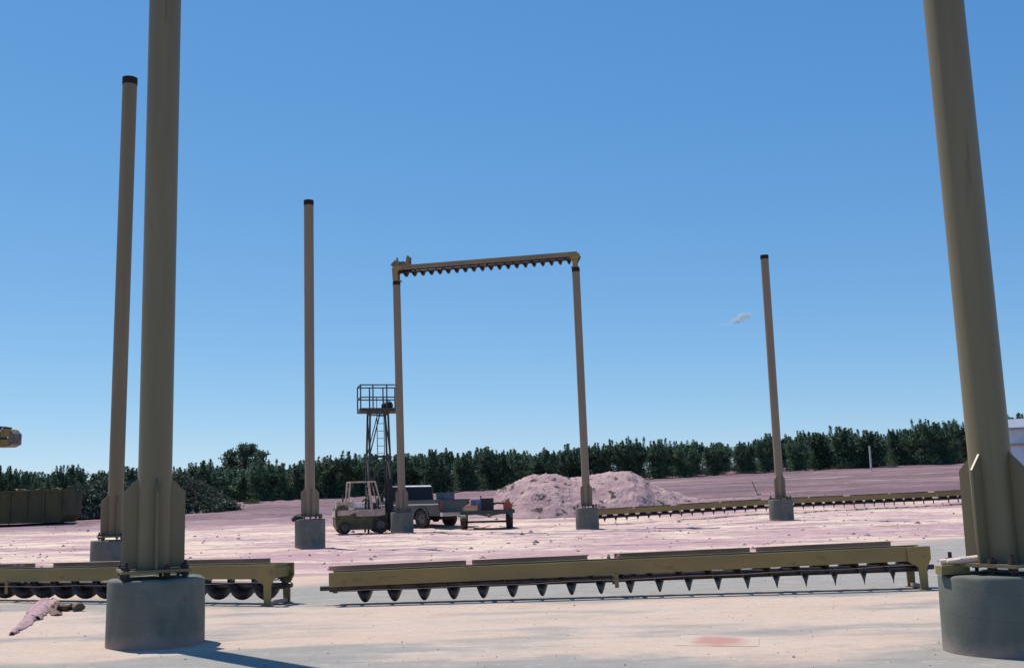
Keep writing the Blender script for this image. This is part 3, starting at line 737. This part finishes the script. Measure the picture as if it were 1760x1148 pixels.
# ------------------------------------------------------------------ loader boom poking in from the left
def loader():
    Y = 20.; tip = P(29, 752, Y); z = terr(tip.x-5, Y); 
    t = thing('loader', 'yellow machine arm with a black top poking in at the left edge', 'loader', (tip.x-5.2, Y, z))
    X = 5.2; zt = tip.z-z
    MB().prism([(-1.5, 1.3), (-1.5, 1.75), (X-.75, zt+.16), (X-.3, zt+.19), (X-.06, zt+.15), (X, zt+.08), (X-.005, zt-.13), (X-.1, zt-.17), (X-.34, zt-.17), (X-.55, zt-.1), (1.5, zt-.75)], .34, XZ).build('boom', M_mach, t, .03)
    MB().prism([(X-.95, zt+.1), (X-.3, zt+.208), (X-.17, zt+.20), (X-.22, zt+.12), (X-.34, zt+.04), (X-.95, zt-.22)], .36, XZ).build('boom_guard', M_black, t, .01)
    MB().bar((X-.17, -.185, zt+.19), (X-.22, -.185, zt+.115), .012, .012).bar((X-.22, -.185, zt+.115), (X-.9, -.185, zt-.21), .012, .012).build('trim', M_shed, t)
    MB().prism([(X-.055, zt+.13), (X+.012, zt+.07), (X+.008, zt-.12), (X-.08, zt-.165)], .348, XZ).build('end_cap', M_rim, t, .01)
    MB().cyl((X-.08, -.19, zt+.0), (X-.08, .19, zt+.0), .016, n=12).build('pin', M_chrome, t)
    MB().cyl((X-.5, -.18, zt-.03), (X-.1, -.18, zt-.02), .02, n=8).build('hose', M_black, t)
    MB().prism([(-3.4, .7), (-3.4, 1.4), (-1.2, 1.5), (.8, 1.1), (1.0, .7)], 1.4, XZ).build('chassis', M_mach, t, .05)
    MB().prism([(-1.6, 1.35), (-1.5, 2.4), (-.5, 2.4), (-.1, 1.3)], .8, T(0, -.55, 0) @ XZ).build('cab', M_glass, t, .04)
    for x_ in (-2.7, .3):
        for y in (-.8, .8): wheel(t, (x_, y, .6), (0, y, 0), .6, .4, .3)
loader()

# ------------------------------------------------------------------ dirt mound
def mound():
    c = P(1000, 850, 53); cx, cy = c.x, 53.
    L = 53/FPX
    prof = [(826, 0), (840, .8), (852, 1.2), (872, 1.5), (898, 1.8), (915, 1.92), (945, 1.92), (965, 1.78), (985, 1.74), (1010, 1.88), (1040, 1.95), (1072, 1.93), (1092, 1.66), (1112, 1.28), (1140, .95), (1165, .6), (1200, .28), (1240, .08), (1260, 0)]
    def ph(x):
        for (a, h0), (b_, h1) in zip(prof, prof[1:]):
            if a <= x <= b_: return h0+(h1-h0)*(x-a)/(b_-a)
        return 0
    bm = bmesh.new(); nx, ny = 330, 150; rows = []
    for j in range(ny+1):
        row = []
        for i in range(nx+1):
            px = 830+440*i/nx; x = (px-880)*L; v = j/ny*2-1; y = cy+v*3.6
            hx = ph(px + 10*mnoise.noise(Vector((x*.8, y*.6, 4))))
            vv = abs(v)
            e = max(0, 1-(vv*3.6/(hx*1.45+.25))**1.5) if hx > 0 else 0
            h = hx*e
            if h > .01:
                p = Vector((x, y, h)); k = min(1, h*2)
                h += k*(mnoise.noise(p*.9)*.06 + mnoise.noise(p*2.0)*.08 + max(0, mnoise.noise(p*5.5)-.3)*.16 + mnoise.noise(p*10)*.03 + mnoise.noise(p*19)*.02)
            else: h = -.25
            z0 = terr0(x, y)-.03
            row.append(bm.verts.new((x-cx, y-cy, z0+h)))
        rows.append(row)
    for j in range(ny):
        for i in range(nx): f = bm.faces.new((rows[j][i], rows[j][i+1], rows[j+1][i+1], rows[j+1][i])); f.smooth = True
    me = bpy.data.meshes.new('dirt_mound'); bm.to_mesh(me); bm.free(); me.materials.append(M_mound)
    o = bpy.data.objects.new('dirt_mound', me); C.objects.link(o); o.location = (cx, cy, 0)
    tag(o, 'broad pink dirt mound with two rounded tops and dark clods behind the overhead conveyor column', 'dirt mound')
mound()

# ------------------------------------------------------------------ vegetation
def leaves(bm, pts, n, size, spread, rnd, flat=.0):
    for _ in range(n):
        p = pts[rnd.randrange(len(pts))]
        c = p[0] + Vector((rnd.gauss(0, 1), rnd.gauss(0, 1), rnd.gauss(0, .8)))*spread*p[1]
        s = size*rnd.uniform(.6, 1.3)
        u = Vector((rnd.gauss(0, 1), rnd.gauss(0, 1), rnd.gauss(0, 1))).normalized(); w_ = u.orthogonal().normalized()
        w_ = Matrix.Rotation(rnd.uniform(0, 6.28), 3, u) @ w_
        v = u.cross(w_)
        bm.faces.new([bm.verts.new(c+w_*s*.5), bm.verts.new(c+v*s*.28), bm.verts.new(c-w_*s*.5), bm.verts.new(c-v*s*.28)])
def orchard_proto(seed, width=1.0):
    rnd = random.Random(seed); pts = []; tb = MB()
    tb.tube([(0, 0, -.3), (.02, 0, .5), (.05, .03, .95)], [.16, .13, .12], 8)
    nb = rnd.randint(6, 8)
    for k in range(nb):
        a = 6.283*k/nb+rnd.uniform(-.3, .3); out = rnd.uniform(.6, 1.25)*width; hh = rnd.uniform(2.9, 4.2)
        p0 = Vector((.05, .03, .85)); d = Vector((math.cos(a), math.sin(a), 0))
        pl = [p0, p0+d*out*.5+Vector((0, 0, .9)), p0+d*out*.85+Vector((0, 0, hh*.5)), p0+d*out+Vector((0, 0, hh-.85))]
        tb.tube(pl, [.08, .06, .04, .015], 5, False)
        for i in range(9):
            q = rnd.uniform(.1, 1)*(len(pl)-1); j = min(int(q), len(pl)-2); s0 = pl[j].lerp(pl[j+1], q-j)
            aa = a+rnd.uniform(-1.6, 1.6); ln = rnd.uniform(.5, 1.1); dn = Vector((math.cos(aa)*.75*width, math.sin(aa)*.75*width, rnd.uniform(-.45, 1.0))).normalized()
            for m_ in range(7): pts.append((s0+dn*ln*(m_+.5)/7, .8-.45*m_/7))
            if i < 3: tb.tube([s0, s0+dn*ln], [.02, .006], 4, False)
        # upright shoots
        for i in range(5):
            s0 = pl[-1]+Vector((rnd.uniform(-.4, .4), rnd.uniform(-.4, .4), -.4)); ln = rnd.uniform(.7, 1.7)
            tip = s0+Vector((rnd.uniform(-.18, .18), rnd.uniform(-.18, .18), ln)); 
            for m_ in range(12): pts.append((s0.lerp(tip, (m_+.5)/12), .5-.4*m_/12))
            tb.tube([s0, tip], [.015, .004], 4, False)
    for i in range(260):    # low skirts
        a = rnd.uniform(0, 6.283); r_ = rnd.uniform(.2, 1.45)*width
        pts.append((Vector((math.cos(a)*r_, math.sin(a)*r_, rnd.uniform(.0, 1.7))), .9))
    cb = MB(); leaves(cb.b, pts, 15000, .165, .30, rnd)
    return tb, cb
ORCH = []
GR = 'orchard trees in the row along the horizon'
def build_tree(seed, width):
    tb, cb = orchard_proto(seed, width)
    t = thing('orchard_tree', 'orchard tree', 'tree', (0, 0, 0), 0, GR)
    tb.build('trunk', M_bark, t); cb.build('crown', M_leaf, t)
    return t
protos = [build_tree(100+i, w_) for i, w_ in enumerate((1.0, 1.15, .85, 1.05, .95, 1.1, .9))]
TOP = [(-200, 806), (0, 806), (60, 812), (120, 806), (200, 804), (300, 806), (380, 800), (500, 793), (600, 786), (700, 776), (800, 773), (900, 771), (1000, 768), (1080, 760), (1160, 756), (1240, 756), (1310, 748), (1400, 743), (1500, 740), (1560, 736), (1600, 728), (1680, 728), (1760, 716), (2000, 705)]
def topy(px):
    for (a, h0), (b_, h1) in zip(TOP, TOP[1:]):
        if a <= px <= b_: return h0+(h1-h0)*(px-a)/(b_-a)
    return 800
def tlabel(px):
    for lim, s in ((110, 'dark orchard tree rising behind the rusty bin at the left edge'), (205, 'orchard tree standing between the rusty bin and the two left columns'), (330, 'orchard tree above the brush heap right of the thick left column'),
                   (470, 'hazy orchard tree standing in front of the tall round shade tree'), (600, 'orchard tree in the row between the shade tree and the platform tower'),
                   (690, 'orchard tree standing behind the platform tower'), (840, 'dark orchard tree rising behind the pickup and trailer'), (1010, 'dark orchard tree rising behind the left half of the dirt mound'),
                   (1150, 'dark orchard tree behind the right half of the dirt mound'), (1330, 'bushy orchard tree on the rise between mound and lone right column'), (1500, 'bushy orchard tree just right of the lone right column'),
                   (1690, 'tall orchard tree near the white post and thickest right column')):
        if px < lim: return s
    return 'orchard tree top showing beyond the white shed'
used = set(); rnd = random.Random(5); cnt = 0
def place_tree(px, Y, dy, wide):
    global cnt
    k = rnd.randrange(len(protos)); o = protos[k] if k not in used else dup(protos[k]); used.add(k)
    p = P(px, topy(px)+dy, Y); z = terr0(p.x, Y); h = p.z-z; s = h/5.0
    o.location = (p.x, Y, z); o.scale = (s*wide, s*wide, s); o.rotation_euler = (0, 0, rnd.uniform(0, 6.28))
    o['label'] = tlabel(px); o['group'] = 'orchard trees: '+tlabel(px)
px = -40
while px < 1830:
    place_tree(px+rnd.uniform(-8, 8), 95+rnd.uniform(-1.2, 1.2), rnd.uniform(-9, 9), rnd.uniform(1.15, 1.6)); px += rnd.uniform(38, 52)
px = -30
while px < 1830:
    place_tree(px+rnd.uniform(-8, 8), 100+rnd.uniform(-1, 1), rnd.uniform(-2, 12), rnd.uniform(1.5, 1.8)); px += rnd.uniform(44, 58)

px = -36
while px < 1830:
    place_tree(px+rnd.uniform(-8, 8), 105.5+rnd.uniform(-1, 1), rnd.uniform(2, 16), rnd.uniform(1.5, 1.8)); px += rnd.uniform(48, 60)

# tall round shade tree beyond the orchard
def shade_tree():
    Y = 165.; c = P(420, 860, Y); g0 = 1.5; rnd = random.Random(3)
    t = thing('shade_tree', 'tall round crowned shade tree rising above the orchard on the left', 'tree', (c.x, Y, g0))
    tb = MB().tube([(0, 0, -.3), (0, 0, 2.5), (.2, 0, 4.5)], [.4, .3, .2], 8)
    pts = []
    blobs = [(400, 800, 14), (398, 790, 10), (392, 806, 12), (415, 790, 17), (425, 778, 14), (440, 785, 15), (432, 772, 8), (419, 769, 6), (446, 795, 12), (425, 803, 20), (408, 812, 18), (440, 812, 18), (397, 781, 6), (450, 783, 7)]
    for px, py, r_ in blobs:
        for _ in range(26):
            q = P(px+rnd.gauss(0, r_*.42), py+rnd.gauss(0, r_*.42), Y)
            pts.append((Vector((q.x-c.x, rnd.gauss(0, 1.4), q.z-g0)), 1.0))
        q = P(px, py, Y); tb.tube([(.1, 0, 3.5), (q.x-c.x, rnd.gauss(0, .8), q.z-g0)], [.12, .03], 5, False)
    tb.build('trunk', M_bark, t)
    cb = MB(); leaves(cb.b, pts, 9000, .34, .22, rnd); cb.build('crown', M_leaf2, t)
shade_tree()

# heaps of cut brush
def brush(label, prof, Y, depth, yb, seed, n=13000):
    rnd = random.Random(seed); px0, px1 = prof[0][0], prof[-1][0]; c = P((px0+px1)/2, 850, Y)
    z0 = terr0(c.x, Y); t = thing('brush_pile', label, 'brush pile', (c.x, Y, z0), 0, 'heaps of cut brush')
    pts = []; b = MB()
    def top(px):
        for (a, h0), (b_, h1) in zip(prof, prof[1:]):
            if a <= px <= b_: return h0+(h1-h0)*(px-a)/(b_-a)
    nx, ny = 44, 16; rows = []
    for j in range(ny+1):
        row = []
        for i in range(nx+1):
            px = px0+(px1-px0)*i/nx; q = P(px, top(px), Y); h = max(0, q.z-z0); v = j/ny*2-1
            hh = h*(1-abs(v)**2.2)*.86; p = Vector((q.x-c.x, v*depth, hh))
            p.z += mnoise.noise(p*1.1+Vector((seed, 0, 0)))*.22*min(1, hh); p.z -= .06
            row.append(b.b.verts.new(p))
            if hh > .05:
                for _ in range(2): pts.append((p+Vector((0, 0, .12)), .5))
        rows.append(row)
    for j in range(ny):
        for i in range(nx): b.b.faces.new((rows[j][i], rows[j][i+1], rows[j+1][i+1], rows[j+1][i]))
    b.build('heap', M_brush, t, smooth=True)
    cb = MB(); leaves(cb.b, pts, n, .18, .32, rnd)
    for _ in range(260):
        p = pts[rnd.randrange(len(pts))][0]; d = Vector((rnd.gauss(0, 1), rnd.gauss(0, 1), rnd.gauss(0, .5))).normalized()*rnd.uniform(.3, .8)
        cb.tube([p-d*.5, p+d], [.018, .006], 4, False)
    cb.build('twigs', M_brush, t)
brush('dark heap of cut brush just right of the rusty bin', [(100, 875), (112, 845), (130, 835), (160, 826), (195, 822), (225, 828), (250, 880)], 70, 3.2, 880, 11)
brush('dark heap of cut brush just right of the thick left foreground column', [(240, 872), (262, 830), (290, 808), (315, 812), (345, 828), (370, 845), (392, 866)], 72, 3.2, 875, 12)

def weed(px, py, r_, label):
    p = G(px, py); rnd = random.Random(px)
    b = MB()
    for _ in range(160):
        a = rnd.uniform(0, 6.283); d = rnd.uniform(0, r_); q = Vector((math.cos(a)*d, math.sin(a)*d*.6, 0)); h = rnd.uniform(.2, .6)*r_*1.2*(1-d/r_*.5)
        tip = q+Vector((rnd.gauss(0, .12), rnd.gauss(0, .12), h)); w_ = .05
        b.b.faces.new([b.b.verts.new(q+Vector((-w_, 0, 0))), b.b.verts.new(q+Vector((w_, 0, 0))), b.b.verts.new(tip)])
    o = b.build('weed_clump', M_weed); o.location = (p.x, p.y, terr(p.x, p.y)); tag(o, label, 'weeds')
weed(434, 868, .75, 'small green weed clump on the pink dirt right of the brush heap')
weed(1448, 806, 1.1, 'green weed clump at the foot of the orchard left of the white post')
weed(1478, 804, .8, 'smaller weed clump close beside the white post')

# ------------------------------------------------------------------ rusty bin at the left edge
def bin_():
    Y = 62.; c = P(30, 889, Y); z0 = terr0(c.x, Y); zt = P(90, 842, Y).z-z0; x1 = P(128, 860, Y).x-c.x; x0 = P(-120, 860, Y).x-c.x
    t = thing('rusty_bin', 'long rusty brown open bin with a slanted end, heaped with scrap, at the left edge', 'bin', (c.x, Y, z0))
    MB().prism([(x0, .02), (x1-.35, .02), (x1-.02, .42), (x1, zt), (x0, zt)], 2.2, XZ).build('bin_body', M_rust, t, .03)
    b = MB()
    for k in range(9): xx = x0+.3+(x1-x0-.6)*k/8; b.box((xx, -1.13, zt*.55), (.09, .07, zt*.84))
    b.build('rib', M_rust, t)
    MB().box(((x0+x1)/2, -1.12, zt-.05), (x1-x0+.06, .1, .12)).build('rim_rail', M_rust, t)
    b = MB(); rnd = random.Random(8)
    for k in range(14):
        p = Vector((rnd.uniform(0, x1-.3), rnd.uniform(-.9, .6), zt+rnd.uniform(.0, .1))); d = Vector((rnd.uniform(-1, 1), rnd.uniform(-.4, .4), rnd.uniform(-.12, .3)))*rnd.uniform(.3, .7)
        b.bar(p-d*.5, p+d*.7, .06, .03)
    o = b.build('scrap_boards', M_wood); o.location = (c.x, Y, z0); tag(o, 'pale scrap boards sticking out of the rusty bin', 'scrap wood')
    p = G(6, 894); b = MB(); bmesh.ops.create_icosphere(b.b, subdivisions=3, radius=.45)
    for v in b.b.verts: v.co *= 1+.3*mnoise.noise(v.co*4); v.co.z = max(-.02, v.co.z*.5)
    o = b.build('white_sack', M_white, smooth=True); o.location = (p.x, p.y, terr(p.x, p.y)); tag(o, 'white sack lying on the dirt before the rusty bin at the left edge', 'sack')
bin_()

# ------------------------------------------------------------------ white shed, posts
def shed():
    Y = 72.; x0 = P(1725, 780, Y).x; z0 = terr0(x0+3, Y); zt = P(1750, 735, Y).z-z0; zm = P(1745, 761, Y).z-z0
    t = thing('white_shed', 'white sheet metal shed behind the thickest right column, at the right edge', 'shed', (x0, Y, z0-.2), R(-22))
    b = MB().box((4, 2.6, (zt+zm)/2+.1), (8, 5, zt-zm+.2)); b.build('upper_wall', M_shed, t)
    b = MB().box((4, 1.4, zm/2), (8.0, 3.6, zm+.02))
    for k in range(40): b.box((.1+k*.2, -.415, zm/2), (.07, .03, zm))
    b.build('lower_wall', M_shed, t)
    MB().box((4, -.45, zm+.08), (8.2, .2, .14)).build('fascia_board', M_wood, t)
    MB().prism([(-.3, zt+.1), (2.6, zt+.75), (5.5, zt+.1), (5.5, zt+.2), (2.6, zt+.9), (-.3, zt+.2)], 8.4, T(4, 0, 0) @ YZ).build('roof', M_shedroof, t)
    MB().box((2.6+P(1755, 800, Y).x-P(1735, 800, Y).x, -.43, 1.2), (1.0, .05, 2.2)).build('door', M_greyb, t)
shed()
p = G(1497, 801); p.y = 90; zz = P(1497, 801, 90)
o = MB().box((0, 0, .75), (.12, .12, 2.0)).build('white_post', M_rim2, bevel=.01); o.location = (zz.x, 90, zz.z-.1); tag(o, 'slim white post standing before the orchard on the right', 'post')
p = G(1303, 846)
t = thing('stake', 'thin leaning dark stake on the pink field left of the lone right column', 'stake', (p.x, p.y, terr(p.x, p.y)))
MB().bar((0, 0, -.1), (-.32, 0, .75), .035, .035).build('shaft', M_bolt, t)
MB().box((0, 0, .02), (.3, .2, .04)).build('foot_block', M_white, t)

# ------------------------------------------------------------------ small things in the foreground
def rags():
    p = G(82, 1062)
    t = thing('discarded_rag', 'crumpled pink rag with a long trailing end on the concrete near the left edge', 'rag', (p.x, p.y, .004))
    def W(px, py, z=0):
        q = G(px, py); return Vector((q.x-p.x, q.y-p.y, z))
    def strip(spine, name, m_, lift=.03, amp=.02):
        b = MB(); rings = []; K = 48
        for i in range(K+1):
            q = i/K*(len(spine)-1); j = min(int(q), len(spine)-2); fr = q-j
            (a, wa), (c_, wc) = spine[j], spine[j+1]
            c = a.lerp(c_, fr); wd = wa+(wc-wa)*fr
            d = (c_-a); d.z = 0; d.normalize(); s = Vector((-d.y, d.x, 0))
            row = []
            for k in range(-5, 6):
                v = c+s*wd*k/5; fold = .6*lift*(1-(abs(k)/5)**2)*min(1, wd*12) + amp*(abs(mnoise.noise(Vector((v.x*9, v.y*9, len(name)))))*1.3+.5*mnoise.noise(Vector((v.x*15, v.y*15, 3))))*(1-(abs(k)/5)**4)
                v = v + s*(.03*mnoise.noise(Vector((v.x*14, v.y*14, k*.3+7))))*(1 if abs(k) > 3 else .3)
                row.append(b.b.verts.new((v.x, v.y, max(.004, c.z+fold))))
            rings.append(row)
        for A_, B_ in zip(rings, rings[1:]):
            for k in range(10): f = b.b.faces.new((A_[k], A_[k+1], B_[k+1], B_[k])); f.smooth = True
        g_ = bmesh.ops.extrude_face_region(b.b, geom=b.b.faces[:]); 
        for v in [e for e in g_['geom'] if isinstance(e, bmesh.types.BMVert)]: v.co.z -= .004
        return b.build(name, m_, t, smooth=True)
    strip([(W(20, 1094), .03), (W(45, 1074), .07), (W(62, 1058), .10), (W(78, 1049), .13), (W(88, 1042), .12), (W(92, 1036), .05)], 'cloth', M_rag, .05, .05)
    strip([(W(60, 1068), .06), (W(66, 1052), .14), (W(74, 1042), .12), (W(80, 1036), .04)], 'cloth_fold', M_rag, .07, .05)
    strip([(W(88, 1049), .08), (W(99, 1060), .05)], 'cloth_corner', M_leather, .04, .02)
    strip([(W(48, 1068), .05), (W(60, 1067), .03)], 'cloth_corner', M_leather, .03, .02)
    g0 = G(118, 1051)
    k = thing('leather_glove', 'brown leather glove lying against the pink rag on the concrete', 'glove', (g0.x, g0.y, 0))
    def V(px, py, z): q = G(px, py); return Vector((q.x-g0.x, q.y-g0.y, z))
    b = MB().tube([V(94, 1049, .05), V(104, 1051, .055), V(116, 1052, .05), V(126, 1050, .055), V(136, 1052, .06)], [.045, .06, .05, .055, .062], 12)
    for v in b.b.verts: v.co += Vector((mnoise.noise(v.co*18), mnoise.noise(v.co*18+Vector((5, 0, 0))), mnoise.noise(v.co*18+Vector((0, 5, 0)))))*.022; v.co.z = max(.004, v.co.z*.72)
    b.build('cuff', M_leather, k, smooth=True)
    b = MB()
    for i, (ex, ey) in enumerate(((96, 1042), (92, 1046), (90, 1051), (94, 1056))): b.tube([V(100, 1050, .06), V((100+ex)/2, (1050+ey)/2, .07), V(ex, ey, .03)], [.03, .024, .014], 8)
    b.build('fingers', M_leather, k, smooth=True)
rags()
def scraps():
    # loose wood block and pale glove on the right pier, dark rag on the lone left pier
    g_ = col_G[0].location; zt = .55
    o = MB().box((0, 0, .03), (.22, .09, .06), Matrix.Rotation(R(8), 3, 'Z')).build('wood_block', M_beam, bevel=.005)
    o.location = (g_.x-.36, g_.y-.02, zt+.002); tag(o, 'short tan block lying on the pier of the thickest right column', 'block')
    b = MB().tube([(-.16, 0, .02), (-.05, -.01, .025), (.04, 0, .025), (.13, .01, .03)], [.012, .02, .028, .03], 10)
    for k in range(4): b.tube([(-.02, -.03+.02*k, .03), (-.12-.012*k, -.035+.03*k, .022)], [.014, .009], 6)
    for v in b.b.verts: v.co += Vector((mnoise.noise(v.co*30), mnoise.noise(v.co*30+Vector((4, 0, 0))), 0))*.01
    o = b.build('pale_glove', mat('pale_cloth', (.74, .62, .5), .9, 0, (.66, .48, .44), 12, bump=.4), smooth=True); o.location = (g_.x-.30, g_.y-.05, zt+.075)
    tag(o, 'pale work glove draped over the block on the right pier', 'glove')
    c = col_C[0].location; zt = c.z+.82
    b = MB(); bmesh.ops.create_icosphere(b.b, subdivisions=3, radius=.15)
    for v in b.b.verts:
        v.co *= 1+.4*mnoise.noise(v.co*9+Vector((3, 0, 0))); v.co.x *= 1.15; v.co.z = v.co.z*.55+.06
        if v.co.x > -.07: v.co.z = max(.004, v.co.z)
        else: v.co.z -= .05
    o = b.build('dark_rag', M_black, smooth=True); o.location = (c.x-.36, c.y-.08, zt); tag(o, 'dark rag bundled on the edge of the pier left of the forklift', 'rag')
scraps()

# small stones and clods over dirt and slab: nobody could count them
b = MB(); rnd = random.Random(21)
def clod(x, y, r_, z):
    vs = []
    M4 = Matrix.Rotation(rnd.uniform(0, 6.28), 3, 'Z')
    v0 = [Vector((1, 0, 0)), Vector((.2, 1, .1)), Vector((-1, .3, 0)), Vector((-.3, -1, .1)), Vector((0, 0, .75)), Vector((0, 0, -.4))]
    vs = [b.b.verts.new(Vector((x, y, z)) + M4 @ (v*r_*rnd.uniform(.7, 1.3))) for v in v0]
    for i in range(4):
        b.b.faces.new((vs[i], vs[(i+1) % 4], vs[4])); b.b.faces.new((vs[(i+1) % 4], vs[i], vs[5]))
for _ in range(900):
    y = 17+(rnd.random()**1.6)*50; x = rnd.uniform(-.55, .55)*y
    if y < edge_y(x)+.5: continue
    clod(x, y, rnd.uniform(.012, .034)*(1+y/50)*(1+.9*(rnd.random() < .08)), terr(x, y))
for _ in range(420):
    y = 6.6+rnd.random()**1.3*9; x = rnd.uniform(-.52, .52)*y; clod(x, y, rnd.uniform(.003, .008)*(1+.8*(rnd.random() < .08)), .003)
o = b.build('dirt_clods', mat('clod', (.33, .23, .24), .95, 0, (.13, .10, .09), .6)); tag(o, kind='stuff'); o['label'] = 'small clods and stones scattered over the pink dirt'

# ------------------------------------------------------------------ wisp of cloud
def cloud():
    Y = 3000.; c = P(1272, 547, Y)
    M = bpy.data.materials.new('cloud_wisp'); M.use_nodes = True; t = M.node_tree; N = t.nodes; L = t.links
    N.remove(N['Principled BSDF'])
    v = N.new('ShaderNodeVolumePrincipled'); v.inputs['Color'].default_value = (.97, .97, 1, 1); v.inputs['Anisotropy'].default_value = .2
    tc = N.new('ShaderNodeTexCoord'); n = N.new('ShaderNodeTexNoise'); n.inputs['Scale'].default_value = .06; n.inputs['Detail'].default_value = 5
    L.new(tc.outputs['Object'], n.inputs['Vector'])
    r = N.new('ShaderNodeMapRange'); r.inputs['From Min'].default_value = .42; r.inputs['From Max'].default_value = .7; r.inputs['To Max'].default_value = .12
    L.new(n.outputs['Fac'], r.inputs['Value']); L.new(r.outputs[0], v.inputs['Density']); L.new(v.outputs[0], N['Material Output'].inputs['Volume'])
    b = MB(); s = Y/FPX
    pts = [P(1228, 561, Y), P(1250, 557, Y), P(1264, 551, Y), P(1274, 546, Y), P(1284, 542, Y), P(1294, 540, Y)]
    b.tube([p-c for p in pts], [1*s, 2.5*s, 5.5*s, 9*s, 6*s, 1*s], 20)
    o = b.build('cloud', M, smooth=True); o.location = c; tag(o, 'small white wisp of cloud left of the lone right column', 'cloud')
cloud()
